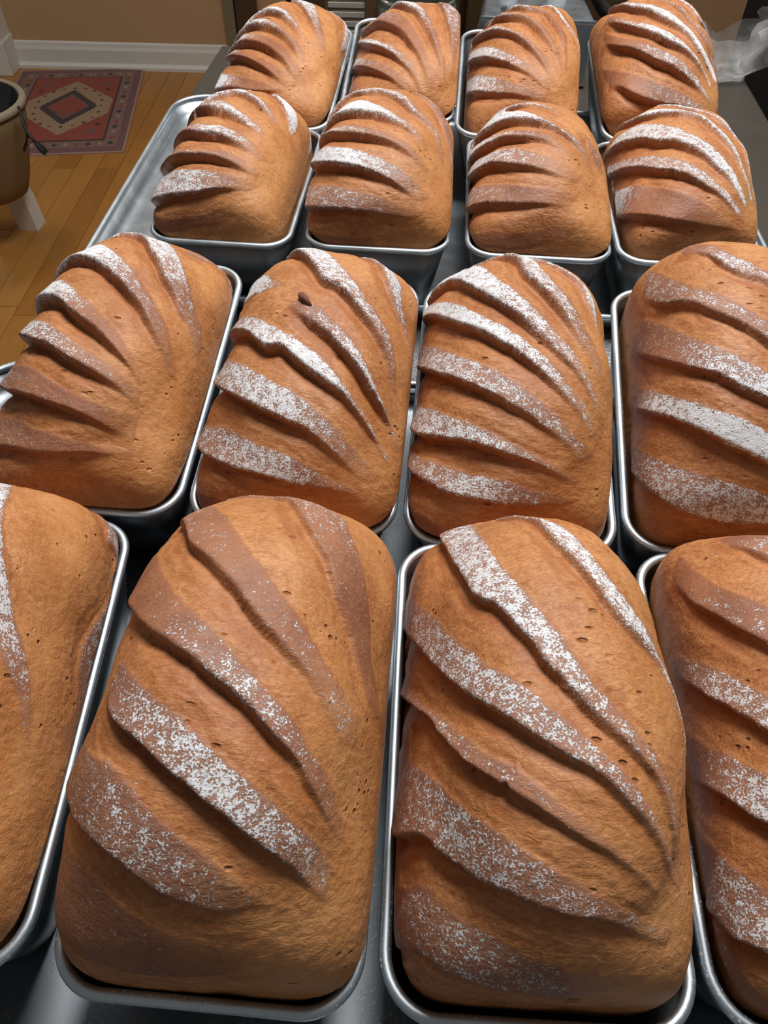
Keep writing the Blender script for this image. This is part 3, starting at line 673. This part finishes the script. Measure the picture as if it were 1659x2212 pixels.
 ([(190,610),(280,610),(380,670),(480,740),(600,820),(720,900),(820,980),(920,1060)], [(150,720),(230,745),(330,780),(430,850),(530,910),(640,970),(740,1030),(820,1090),(890,1160)], (.7,.55,.05), 1.3),
 ([(80,920),(180,900),(280,960),(400,1040),(520,1100),(640,1150),(780,1190),(920,1230)], [(25,1060),(120,1080),(220,1110),(340,1150),(480,1200),(600,1250),(700,1310),(860,1400)], (.5,.25,.05), 1.2),
 ([(-20,1230),(100,1250),(200,1300),(330,1340),(480,1390),(640,1420),(780,1440),(880,1430)], [(-20,1430),(100,1440),(250,1465),(400,1470),(560,1470),(700,1480),(850,1470)], (.35,.3,.05), .8)]),
'C2': (390, 520, 3, [
 ([(1210,85),(1290,110),(1370,190),(1410,290),(1430,400),(1460,520),(1480,640),(1490,760)], [(1190,80),(1280,160),(1330,260),(1390,390),(1430,500),(1460,620),(1475,760)], (.8,.8,.4), .5),
 ([(900,55),(980,90),(1060,180),(1130,270),(1200,370),(1270,460),(1330,580),(1370,720),(1390,880),(1410,1050),(1420,1200)], [(780,90),(850,150),(920,260),(1010,300),(1090,370),(1170,470),(1240,570),(1300,690),(1350,830),(1380,980),(1400,1150)], (.8,.7,.2), .9),
 ([(800,380),(900,430),(980,510),(1060,590),(1130,680),(1190,780),(1250,890),(1300,1000),(1350,1120),(1390,1240),(1410,1350)], [(700,430),(800,500),(900,570),(980,640),(1060,730),(1140,820),(1200,910),(1260,1010),(1320,1110),(1370,1230),(1390,1350)], (.4,.8,.5), 1),
 ([(390,490),(480,490),(600,550),(720,620),(830,690),(930,770),(1010,860),(1090,970),(1160,1070),(1240,1190),(1310,1320),(1360,1450)], [(350,600),(440,610),(550,690),(650,690),(740,770),(840,850),(940,920),(1040,990),(1110,1070),(1190,1180),(1270,1300),(1340,1450)], (.6,.95,.5), 1.1),
 ([(270,770),(380,790),(480,840),(600,910),(720,970),(830,1050),(930,1130),(1020,1220),(1120,1340),(1220,1440),(1300,1530)], [(240,940),(340,1000),(450,1060),(560,1110),(680,1170),(800,1220),(900,1300),(1000,1390),(1080,1470),(1180,1550)], (.6,.8,.2), 1.1),
 ([(180,1200),(280,1210),(400,1270),(520,1330),(640,1370),(760,1420),(880,1490),(1000,1560),(1120,1600)], [(150,1370),(250,1440),(370,1480),(500,1510),(640,1550),(780,1590),(920,1610),(1060,1640),(1180,1640)], (.55,.75,.2), .9),
 ([(520,240),(600,250),(660,280),(670,300)], [(430,390),(520,340),(600,320),(660,310)], (.9,.8,.4), .1),
 ([(110,1590),(200,1650),(300,1700),(420,1710)], [(110,1740),(200,1760),(350,1770),(450,1760)], (.3,.1,0), .1)]),
'C3': (850, 530, 3, [
 ([(1130,170),(1220,250),(1290,360),(1330,500),(1335,560)], [(1120,170),(1200,250),(1260,360),(1310,480),(1330,560)], (.9,.9,.7), .5),
 ([(740,55),(870,65),(960,140),(1040,240),(1120,340),(1190,440),(1250,560),(1300,680),(1340,800),(1360,920)], [(700,60),(790,90),(850,180),(930,260),(1020,360),(1090,440),(1150,530),(1210,640),(1270,740),(1320,880)], (.8,.7,.3), .9),
 ([(440,160),(560,140),(660,200),(760,280),(870,370),(970,460),(1060,560),(1150,660),(1220,770),(1280,880),(1330,1000),(1360,1120)], [(300,290),(380,250),(470,270),(580,330),(690,390),(800,460),(900,540),(990,620),(1080,710),(1160,790),(1230,890),(1290,1000),(1340,1130)], (.9,.8,.5), .9),
 ([(240,380),(380,370),(500,420),(640,490),(760,550),(870,620),(970,700),(1060,800),(1140,900),(1220,1000),(1280,1100),(1330,1220)], [(210,480),(320,480),(430,520),(550,560),(680,630),(790,690),(890,770),(980,850),(1070,940),(1160,1040),(1230,1130),(1290,1240)], (.8,.95,.5), 1),
 ([(190,650),(320,670),(450,720),(580,770),(710,830),(830,910),(930,990),(1040,1080),(1140,1180),(1230,1280),(1310,1370)], [(140,800),(260,830),(390,870),(520,920),(640,970),(760,1040),(860,1090),(960,1170),(1060,1240),(1140,1310),(1220,1400)], (.4,.7,.5), 1.1),
 ([(130,1020),(250,1060),(380,1110),(520,1160),(660,1230),(790,1290),(910,1350),(1030,1420),(1140,1480),(1230,1530)], [(130,1200),(220,1250),(330,1260),(450,1270),(570,1300),(690,1340),(810,1380),(940,1430),(1060,1490),(1180,1550)], (.6,.75,.4), 1.1),
 ([(130,1340),(240,1390),(350,1440),(470,1480),(600,1500),(740,1530),(880,1580),(1040,1610),(1200,1640)], [(140,1480),(240,1550),(330,1600),(440,1630),(580,1650),(720,1680),(860,1690),(980,1690),(1150,1670)], (.5,.75,.2), .9),
 ([(110,1650),(200,1750),(300,1820),(420,1830)], [(110,1820),(180,1880),(280,1910),(380,1890)], (.3,.15,0), .1)]),
'C4': (1106, 510, 3, [
 ([(1060,100),(1250,50),(1400,100),(1530,160),(1659,240)], [(1120,120),(1270,120),(1380,200),(1500,260),(1659,310)], (.3,.7,.5), .6),
 ([(880,230),(1000,260),(1130,320),(1300,370),(1450,430),(1570,510),(1659,560)], [(870,420),(980,450),(1150,440),(1280,490),(1400,540),(1520,600),(1659,690)], (.45,.5,.5), .8),
 ([(850,540),(960,570),(1100,620),(1240,680),(1390,740),(1530,810),(1659,880)], [(760,760),(880,790),(1040,830),(1200,870),(1340,910),(1480,980),(1659,1060)], (.35,.4,.8), .9),
 ([(800,980),(920,1000),(1050,1040),(1200,1080),(1350,1130),(1500,1180),(1659,1270)], [(760,1120),(900,1150),(1050,1190),(1180,1240),(1320,1310),(1470,1380),(1659,1470)], (.3,.8,1), 1),
 ([(740,1320),(850,1390),(980,1460),(1120,1510),(1280,1560),(1450,1610),(1659,1690)], [(740,1510),(820,1560),(920,1660),(1020,1740),(1150,1800),(1300,1840),(1450,1870),(1659,1870)], (.25,.65,.7), .7)]),
'D1': (0, 1030, 4, [
 ([(105,85),(50,220),(15,330),(20,600),(70,880),(130,1200),(200,1480),(240,1800),(250,2160),(260,2330)], [(-120,120),(-150,400),(-120,700),(-100,900),(-50,1300),(10,1560),(80,1760),(150,1990),(190,2200),(220,2330)], (.9,.9,.3), .7),
 ([(1030,450),(1040,600),(1050,800),(1000,1100),(920,1500),(800,1900),(700,2200),(600,2420)], [(920,400),(940,540),(1000,700),(990,900),(900,1130),(800,1290),(720,1480),(680,1650),(650,1900),(600,2080),(490,2230)], (.6,.6,.3), .3)]),
'D2': (80, 1060, 2, [
 ([(1230,45),(1300,100),(1350,200),(1390,320),(1420,450),(1450,600),(1450,750),(1480,950),(1510,1120)], [(1040,30),(1130,100),(1190,200),(1250,300),(1290,420),(1330,530),(1370,650),(1390,780),(1420,900),(1480,1100)], (.6,.3,.15), .5),
 ([(780,80),(830,130),(880,210),(950,300),(1010,380),(1070,470),(1140,560),(1200,660),(1250,770),(1310,880),(1360,980),(1370,1100)], [(640,150),(660,230),(720,290),(800,370),(880,460),(950,560),(1030,640),(1100,720),(1170,800),(1220,900),(1270,1010),(1320,1110)], (.35,.35,.45), .9),
 ([(530,290),(560,380),(630,480),(720,560),(800,640),(880,730),(960,820),(1040,920),(1110,1000),(1160,1090),(1220,1180),(1280,1300),(1320,1420),(1340,1520)], [(430,540),(480,600),(560,660),(650,720),(730,790),(820,860),(900,930),(970,1010),(1050,1100),(1120,1180),(1170,1280),(1230,1380),(1300,1500)], (.2,.7,.25), 1.1),
 ([(370,730),(420,800),(500,880),(600,970),(700,1060),(800,1160),(900,1240),(1000,1330),(1090,1420),(1170,1480),(1240,1560),(1290,1640)], [(310,860),(310,940),(370,1030),(460,1110),(540,1190),(640,1270),(730,1350),(830,1430),(930,1520),(1030,1590),(1110,1650),(1180,1720),(1250,1760)], (.45,.85,.5), 1.2),
 ([(240,1130),(310,1170),(380,1260),(460,1360),(560,1450),(660,1530),(760,1610),(860,1690),(960,1760),(1020,1790)], [(170,1330),(230,1480),(310,1550),(390,1620),(480,1700),(580,1760),(680,1800),(760,1830),(860,1820),(960,1810)], (.35,.6,.3), 1.2),
 ([(140,1540),(200,1620),(260,1710),(340,1790),(450,1860),(560,1910),(680,1950),(850,1990),(950,1990)], [(95,1880),(180,1980),(300,2050),(440,2090),(580,2110),(720,2110),(860,2090),(960,2050)], (.22,.32,.1), .2)]),
'D3': (780, 1090, 2, [
 ([(760,65),(870,100),(960,170),(1030,270),(1110,370),(1180,460),(1240,550),(1290,660),(1340,780),(1380,930),(1395,1100)], [(740,65),(810,130),(880,200),(960,290),(1030,380),(1100,470),(1170,550),(1240,620),(1290,700),(1340,830),(1375,960),(1390,1100)], (.9,.9,.8), .6),
 ([(480,90),(540,170),(600,250),(670,340),(740,420),(800,490),(870,580),(940,680),(1010,770),(1090,860),(1170,960),(1240,1040),(1300,1140),(1340,1260),(1370,1400),(1390,1560),(1390,1680)], [(350,160),(400,250),(450,330),(500,410),(590,450),(660,530),(730,600),(780,680),(860,760),(940,840),(1010,910),(1080,980),(1150,1040),(1220,1120),(1280,1200),(1320,1320),(1350,1450),(1370,1650)], (.75,.85,.3), .9),
 ([(210,410),(290,460),(370,550),(460,620),(560,700),(660,760),(760,820),(860,900),(950,980),(1040,1060),(1110,1130),(1190,1220),(1250,1310),(1300,1420),(1350,1540),(1380,1640)], [(200,560),(280,660),(360,740),(440,810),(540,870),(640,930),(740,1000),(840,1060),(930,1110),(1040,1180),(1120,1260),(1200,1340),(1270,1430),(1320,1540),(1360,1640)], (.5,.75,.5), 1),
 ([(180,740),(260,860),(360,930),(460,1010),(560,1080),(640,1120),(740,1190),(840,1270),(940,1350),(1040,1420),(1130,1500),(1220,1590),(1300,1680)], [(170,800),(270,910),(360,1010),(460,1110),(560,1180),(660,1250),(760,1310),(850,1370),(950,1440),(1050,1500),(1150,1560),(1220,1620),(1295,1690)], (.3,.6,.2), 1.1),
 ([(250,1130),(330,1190),(420,1280),(520,1370),(620,1430),(720,1500),(820,1570),(920,1630),(1020,1690),(1130,1750),(1240,1800),(1350,1840)], [(150,1390),(250,1430),(350,1500),(440,1570),(540,1630),(640,1680),(740,1720),(840,1760),(950,1790),(1060,1810),(1160,1850),(1260,1890),(1330,1900)], (.25,.65,.4), 1.1),
 ([(140,1570),(250,1640),(340,1730),(440,1800),(540,1860),(640,1910),(760,1970),(900,2010),(1060,2040),(1200,2040),(1290,2020)], [(140,1860),(220,1920),(340,2000),(470,2050),(600,2090),(740,2120),(870,2140),(1000,2130),(1120,2090),(1240,2050)], (.15,.6,.2), .3)]),
'D4': (1244, 1140, 2.294, [
 ([(720,60),(870,20),(952,40)], [(720,80),(820,110),(952,160)], (.3,.5,.5), .6),
 ([(520,140),(600,220),(700,290),(800,340),(952,400)], [(480,270),(590,390),(700,450),(800,510),(952,590)], (.15,.4,.5), .9),
 ([(470,650),(560,650),(660,680),(760,730),(860,780),(952,830)], [(480,740),(560,780),(650,840),(760,900),(860,960),(952,1020)], (.4,.65,.7), 1),
 ([(540,1010),(630,1070),(740,1120),(840,1170),(952,1230)], [(560,1240),(650,1290),(760,1350),(860,1420),(952,1470)], (.2,.5,.8), 1),
 ([(565,1412),(650,1527),(760,1647),(860,1727),(952,1797)], [(610,1807),(720,1927),(800,2027),(880,2067),(952,2107)], (.3,.55,.7), 1),
 ([(620,1837),(700,1967),(780,2077),(850,2217),(952,2337)], [(640,1997),(680,2157),(720,2297),(780,2397),(900,2459)], (.35,.25,.1), .3)]),
}
LOAF_LABEL = {
 'A1': 'leftmost loaf of the back row, dark curved scores fanning from its right',
 'A2': 'second loaf of the back row from the left, in front of the glass jar',
 'A3': 'third loaf of the back row, in front of the steel appliance',
 'A4': 'rightmost loaf of the back row, rough brown crust bulging on its left',
 'B1': 'dark browned loaf beside the empty corner of the back tray',
 'B2': 'second loaf of the back tray front row, wide white flour stripes',
 'B3': 'third loaf of the back tray front row, wide open crust at its front end',
 'B4': 'rightmost loaf of the back tray front row, near the bare tabletop',
 'C1': 'loaf with deep ragged ridges at the left, overlooking the wooden floor',
 'C2': 'second loaf of the third row from the back, with a small burnt blister',
 'C3': 'third loaf of the third row, evenly striped with bright flour',
 'C4': 'loaf cut by the right photo edge, in the third row',
 'D1': 'smooth loaf cut by the left photo edge, nearest the camera',
 'D2': 'large front loaf left of centre with sparse speckled flour',
 'D3': 'large front loaf right of centre with thick diagonal flour stripes',
 'D4': 'front row loaf cut by the right photo edge',
}
TIN_LABEL = {
 'A1': 'loaf tin under the leftmost loaf of the back row',
 'A2': 'loaf tin under the second loaf of the back row',
 'A3': 'loaf tin under the back row loaf before the steel appliance',
 'A4': 'loaf tin under the rightmost loaf of the back row',
 'B1': 'loaf tin beside the empty corner of the back tray',
 'B2': 'loaf tin second from left at the front edge of the back tray',
 'B3': 'loaf tin third from left at the front edge of the back tray',
 'B4': 'loaf tin rightmost at the front edge of the back tray',
 'C1': 'loaf tin under the ragged ridged loaf beside the floor',
 'C2': 'loaf tin second from left in the third row',
 'C3': 'loaf tin third from left in the third row',
 'C4': 'loaf tin at the right photo edge in the third row',
 'D1': 'floury rimmed loaf tin at the left photo edge in front',
 'D2': 'front loaf tin under the large loaf with sparse flour',
 'D3': 'front loaf tin under the large loaf with thick flour stripes',
 'D4': 'front loaf tin at the right photo edge',
}

for k in sorted(TINS): tin(k)
LOAF = {k: loaf(k) for k in sorted(TINS)}
# the burnt blister on one loaf
M_, o_ = frame('C2'); sh_ = Shape(TINS['C2'][3]); Pb, _ = to_chart(sh_, M_, o_, [(652, 645), (660, 653), (672, 664)])
Nb = sh_.normal(Pb); Pb = Pb + Nb * 0.22
V, F = tube_geo([tuple(p * CM) for p in (Pb[0] - Nb[0] * .1, Pb[0], Pb[1], Pb[2] - Nb[2] * .12)], 0.0026, 10, False, [0.5, 0.8, 0.8, 0.3])
mesh_obj('blister', V, F, MAT['burnt'], LOAF['C2'], True)['label'] = 'burnt dark blister'

# ---------------------------------------------------------------- rug on the floor
rg = empty('rug', (-1.345, 3.165, FZ)); rg.rotation_euler = (0, 0, math.radians(7.5)); tag(rg, 'small red patterned rug with a cream diamond by the wall', 'rug')
RW, RL = 0.27, 0.415
def flat(name, pts, z, mat, th=0.0025):
    bm = bmesh.new(); a = [bm.verts.new((x, y, z)) for x, y in pts]; b = [bm.verts.new((x, y, z + th)) for x, y in pts]; n = len(pts)
    bm.faces.new(b)
    for i in range(n): bm.faces.new((a[i], a[(i + 1) % n], b[(i + 1) % n], b[i]))
    return bm_obj(name, bm, mat, rg)
def rc(w, l): return [(-w, -l), (w, -l), (w, l), (-w, l)]
flat('edging', rc(RW, RL), 0.0, MAT['rug_edge'], 0.004)
flat('border', rc(RW - .010, RL - .012), 0.004, MAT['rug_border'], 0.001)
flat('inner_border', rc(RW - .035, RL - .045), 0.005, MAT['rug_band'], 0.001)
flat('guard_stripe', rc(RW - .085, RL - .10), 0.006, MAT['rug_dark'], 0.001)
flat('field', rc(RW - .092, RL - .108), 0.007, MAT['rug_red'], 0.001)
def diamond(w, l, st): 
    p = []
    for (ax, ay), (bx, by) in (((0, -l), (w, 0)), ((w, 0), (0, l)), ((0, l), (-w, 0)), ((-w, 0), (0, -l))):
        for i in range(st):
            t0 = i / st; p.append((ax + (bx - ax) * t0, ay + (by - ay) * t0)); t1 = (i + 1) / st; p.append((ax + (bx - ax) * t1, ay + (by - ay) * t0) if (i % 2) else (ax + (bx - ax) * t0, ay + (by - ay) * t1))
    return p
def serrated(pts, step=0.016, amp=0.006):
    out = []; n = len(pts)
    for i in range(n):
        (ax, ay), (bx, by) = pts[i], pts[(i + 1) % n]; L = math.hypot(bx - ax, by - ay); k = max(1, int(L / step)); nx, ny = (by - ay) / L, -(bx - ax) / L
        for j in range(k):
            t0, t1 = j / k, (j + 0.5) / k
            out.append((ax + (bx - ax) * t0, ay + (by - ay) * t0)); out.append((ax + (bx - ax) * t1 + nx * amp, ay + (by - ay) * t1 + ny * amp))
    return out
flat('medallion', serrated([(0, -.26), (.165, -.07), (.168, .07), (0, .26), (-.168, .07), (-.165, -.07)]), 0.008, MAT['rug_cream'], 0.001)
flat('dark_diamond', serrated([(0, -.165), (.108, -.012), (.108, .012), (0, .165), (-.108, .012), (-.108, -.012)], 0.02, 0.007), 0.009, MAT['rug_dark'], 0.001)
rr_ = random.Random(2)
def motif(x, y, r, z, mat): flat('motif', [(x, y - r), (x + r * .8, y), (x, y + r), (x - r * .8, y)], z, MAT[mat], 0.0008)
for i in range(15):
    y = -RL + .075 + i * (2 * RL - .15) / 14
    for x in (-RW + .06, RW - .06): motif(x, y, .015, .006, ('rug_dark', 'rug_red', 'rug_cream')[i % 3])
for i in range(9):
    x = -RW + .10 + i * (2 * RW - .20) / 8
    for y in (-RL + .072, RL - .072): motif(x, y, .014, .006, ('rug_red', 'rug_dark', 'rug_cream')[i % 3])
for i in range(20):
    a = 2 * math.pi * i / 20; motif(.138 * math.cos(a) * (0.95 + 0.1 * abs(math.sin(a))), .19 * math.sin(a), .010, .009, 'rug_dark' if i % 2 else 'rug_red')
for sx in (-1, 1):
    for sy in (-1, 1): motif(sx * .125, sy * .235, .028, .008, 'rug_border'); motif(sx * .14, sy * .17, .014, .008, 'rug_dark')
flat('cream_diamond', [(0, -.125), (.085, 0), (0, .125), (-.085, 0)], 0.010, MAT['rug_border'], 0.001)
flat('red_centre', [(0, -.095), (.045, -.045), (.075, 0), (.045, .045), (0, .095), (-.045, .045), (-.075, 0), (-.045, -.045)], 0.011, MAT['rug_red'], 0.001)

# ---------------------------------------------------------------- planter on white splayed legs, left
PX, PY = -1.21, 2.14
pot = empty('planter', (PX, PY, FZ)); tag(pot, 'tan round planter lined with black plastic on white legs', 'planter')
prof = [(0.001, 0.16), (0.07, 0.162), (0.095, 0.175), (0.115, 0.22), (0.140, 0.30), (0.158, 0.37), (0.165, 0.42), (0.150, 0.42), (0.145, 0.38), (0.13, 0.27), (0.001, 0.26)]
lathe('pot_body', prof, MAT['tan_clay'], pot, 48)
rimp = [(0.164 * math.cos(a), 0.164 * math.sin(a), 0.424) for a in np.linspace(0, 2 * math.pi, 48, endpoint=False)]
V, F = tube_geo(rimp, 0.011, 8, True); mesh_obj('pot_rim', V, F, MAT['cream_rim'], pot, True)
# crumpled black liner
n = 40; rings = []
rr_ = random.Random(3)
for r, z in ((0.153, 0.432), (0.142, 0.415), (0.12, 0.385), (0.08, 0.36), (0.04, 0.355), (0.004, 0.36)):
    rings.append([(r * math.cos(2 * math.pi * i / n), r * math.sin(2 * math.pi * i / n), z + (0.016 * rr_.uniform(-1, 1) if r < 0.145 else 0)) for i in range(n)])
V, F = loft(rings); mesh_obj('liner', V, F, MAT['black_plastic'], pot, True)
for a in (1.45, 3.3, 4.05):
    ca, sa = math.cos(a), math.sin(a); lr = []
    for rad, z, wd, dp in ((0.112, 0.0, 0.032, 0.030), (0.100, 0.10, 0.034, 0.030), (0.080, 0.20, 0.028, 0.026)):
        lr.append([(ca * (rad + dp * i) - sa * wd * j, sa * (rad + dp * i) + ca * wd * j, z) for i, j in ((-1, -1), (1, -1), (1, 1), (-1, 1))])
    V, F = loft(lr, True, True); mesh_obj('leg', V, F, MAT['white_paint'], pot)
# power cord with plug hanging over the rim
cordp = [at_y(x, y, yy) * CM for x, y, yy in ((40, 232, 207), (44, 240, 205), (47, 252, 203), (53, 275, 201), (58, 285, 200), (68, 298, 199.5), (78, 309, 199))]
cd_ = empty('power_cord', tuple(cordp[3])); tag(cd_, 'black power cord and plug dangling over the planter rim', 'cord')
def loc_(P): return [tuple(np.array(p) - np.array(cd_.location)) for p in P]
V, F = tube_geo(loc_(cordp), 0.0042, 8); mesh_obj('cable', V, F, MAT['cord_black'], cd_, True)
c2 = [at_y(x, y, yy) * CM for x, y, yy in ((58, 284, 200), (59, 295, 200), (56, 312, 200), (52, 325, 201))]
V, F = tube_geo(loc_(c2), 0.0040, 8); mesh_obj('cable', V, F, MAT['cord_black'], cd_, True)
pl = [at_y(x, y, 199) * CM for x, y in ((77, 308), (84, 315), (92, 323), (100, 331))]
V, F = tube_geo(loc_(pl), 0.0085, 6, False, [0.6, 1.0, 1.15, 0.95]); mesh_obj('plug', V, F, MAT['cord_black'], cd_)
for s in (-1, 1):
    a = at_y(100 + 2 * s, 331 - 2 * s, 199) * CM; b = at_y(105 + 2 * s, 337 - 2 * s, 199) * CM
    V, F = tube_geo(loc_([a, b]), 0.0016, 6); mesh_obj('prong', V, F, MAT['rim_steel'], cd_)

# ---------------------------------------------------------------- things behind the loaves
# steel appliance at the back of the table
ap = empty('steel_box', (0.175, 1.035, 0.0)); ap.rotation_euler = (0, 0, -0.06); tag(ap, 'brushed steel kitchen appliance behind the back row loaves', 'appliance')
bm = bmesh.new()
lo = [(-.072, 0, 0.002), (.072, 0, 0.002), (.072, .15, 0.002), (-.072, .15, 0.002)]; hi = [(-.070, 0.004, .074), (.070, 0.004, .074), (.060, .15, .076), (-.060, .15, .076)]
a = [bm.verts.new(p) for p in lo]; b = [bm.verts.new(p) for p in hi]
bm.faces.new(a[::-1]); bm.faces.new(b)
for i in range(4): bm.faces.new((a[i], a[(i + 1) % 4], b[(i + 1) % 4], b[i]))
bmesh.ops.bevel(bm, geom=list(bm.edges), offset=0.003, segments=2, profile=0.5, affect='EDGES')
bm_obj('casing', bm, MAT['brushed_steel'], ap)
V, F = tube_geo([(-.070, 0.003, .0745), (.070, 0.003, .0745)], 0.0016, 8); mesh_obj('front_edge', V, F, MAT['rim_steel'], ap, True)
fc = bpy.data.curves.new('lettering', 'FONT'); fc.body = 'S'; fc.size = 0.022; fc.extrude = 0.0004; fc.align_x = 'CENTER'
tmp = bpy.data.objects.new('lettering_curve', fc); me_ = bpy.data.meshes.new_from_object(tmp); bpy.data.objects.remove(tmp); fo = bpy.data.objects.new('lettering', me_); COL.objects.link(fo); me_.materials.clear(); me_.materials.append(MAT['mark_dark']); fo.parent = ap; fo.location = (-0.042, 0.028, .0756)
for x in (-0.035, 0.028):
    V, F = loft([[(x + r * math.cos(t), .085 + r * math.sin(t), z) for t in np.linspace(0, 2 * math.pi, 20, endpoint=False)] for r, z in ((.012, .0745), (.012, .080), (.010, .083))], True, True)
    mesh_obj('knob', V, F, MAT['pale_plastic'], ap, True)

# slatted rack
rk = empty('slatted_rack', (-0.062, 1.085, 0.0)); tag(rk, 'small rack of white slats standing behind the leftmost back loaf', 'rack')
for i in range(8):
    box('slat', -0.026, 0.022, -0.004, 0.004, 0.006 + 0.0105 * i, 0.0125 + 0.0105 * i, MAT['slat_white'], rk, 0.0008)
box('upright', -0.030, -0.026, -0.006, 0.008, 0.0, 0.093, MAT['brown_wood'], rk, 0.0008)
box('upright', 0.022, 0.042, -0.006, 0.008, 0.0, 0.093, MAT['brown_wood'], rk, 0.0008)
# glass jar
jr = empty('glass_jar', (0.025, 1.085, 0.0)); tag(jr, 'clear glass jar behind the second loaf of the back row', 'jar')
lathe('jar_body', [(0.001, 0.003), (0.044, 0.003), (0.050, 0.008), (0.051, 0.075), (0.048, 0.082), (0.046, 0.082), (0.0485, 0.074), (0.0475, 0.010), (0.001, 0.007)], MAT['clear_glass'], jr, 48)
V, F = tube_geo([(0.048 * math.cos(t), 0.048 * math.sin(t), 0.083) for t in np.linspace(0, 2 * math.pi, 40, endpoint=False)], 0.002, 8, True)
mesh_obj('jar_lip', V, F, MAT['clear_glass'], jr, True)
# dark cupboard standing behind the table
cb = empty('cupboard', (0.14, 1.50, FZ)); tag(cb, 'dark brown wooden cupboard behind the table', 'cupboard')
box('carcass', -0.31, 0.23, -0.20, 0.20, 0.06, 1.25, MAT['dark_wood'], cb, 0.004)
for x0, x1 in ((-0.30, -0.045), (-0.035, 0.22)):
    dr = box('door', x0, x1, -0.218, -0.201, 0.10, 1.22, MAT['dark_wood'], cb, 0.004)
    kx = x1 - 0.03 if x0 < -0.1 else x0 + 0.03
    V, F = loft([[(kx + r * math.cos(t), -0.218 - d, 0.7 + r * math.sin(t)) for t in np.linspace(0, 2 * math.pi, 14, endpoint=False)] for r, d in ((.006, 0), (.006, .012), (.014, .016), (.013, .024))], False, True)
    mesh_obj('knob', V, F, MAT['brushed_steel'], dr, True)
box('plinth', -0.29, 0.21, -0.18, 0.19, 0.0, 0.06, MAT['dark_wood'], cb)
# dark utensil behind the appliance
ut = empty('black_cable', (0.275, 1.12, 0.0)); tag(ut, 'black curved handle beside the steel appliance', 'handle')
V, F = tube_geo([(-0.03, 0, 0.11), (-0.022, 0, 0.085), (-0.006, -.004, 0.066), (0.014, -.006, 0.052), (0.03, -.004, 0.03), (0.034, 0, 0.004)], 0.008, 10); mesh_obj('handle', V, F, MAT['black_matte'], ut, True)
# crumpled plastic bag at the back right corner
bgx = empty('plastic_bag', (0.425, 1.085, 0.001)); tag(bgx, 'crumpled translucent white plastic bag at the table corner', 'bag')
n = 40; rings = []; rr_ = random.Random(9)
for r, z in ((.040, 0.0), (.055, .02), (.062, .045), (.058, .070), (.050, .100)):
    rings.append([((r + .010 * math.sin(5 * t + 9 * z * 10) + rr_.uniform(-.004, .004)) * math.cos(t) * 1.15, (r * .55 + rr_.uniform(-.003, .003)) * math.sin(t), (z + (z / .085) * (0.042 * abs(math.cos(t)) ** 1.5 - 0.022 + .006 * math.sin(7 * t))) * 0.62) for t in np.linspace(0, 2 * math.pi, n, endpoint=False)])
V, F = loft(rings, True, False); mesh_obj('bag_body', V, F, MAT['bag'], bgx, True)
hp = [(.060, 0, .050), (.075, -.004, .066), (.088, -.004, .074), (.075, .004, .062), (.050, .006, .045)]
V, F = tube_geo(hp, 0.006, 6); mesh_obj('bag_handle', V, F, MAT['bag'], bgx)
# black bin beside the table
bn = empty('black_bin', (0.685, 1.19, FZ)); tag(bn, 'tall black bin beyond the right edge of the table', 'bin')
V, F = loft([[(sx * w_ * 1.0, sy * w_ * 1.0, z) for sx, sy in ((-1, -1), (1, -1), (1, 1), (-1, 1))] for w_, z in ((0.12, 0.0), (0.145, 1.0), (0.145, 1.02))], True, True); mesh_obj('bin_body', V, F, MAT['black_matte'], bn)
V, F = loft([[(sx * w_, sy * w_, z) for sx, sy in ((-1, -1), (1, -1), (1, 1), (-1, 1))] for w_, z in ((0.15, 1.02), (0.15, 1.05), (0.10, 1.08))], True, True); mesh_obj('bin_lid', V, F, MAT['black_matte'], bn)
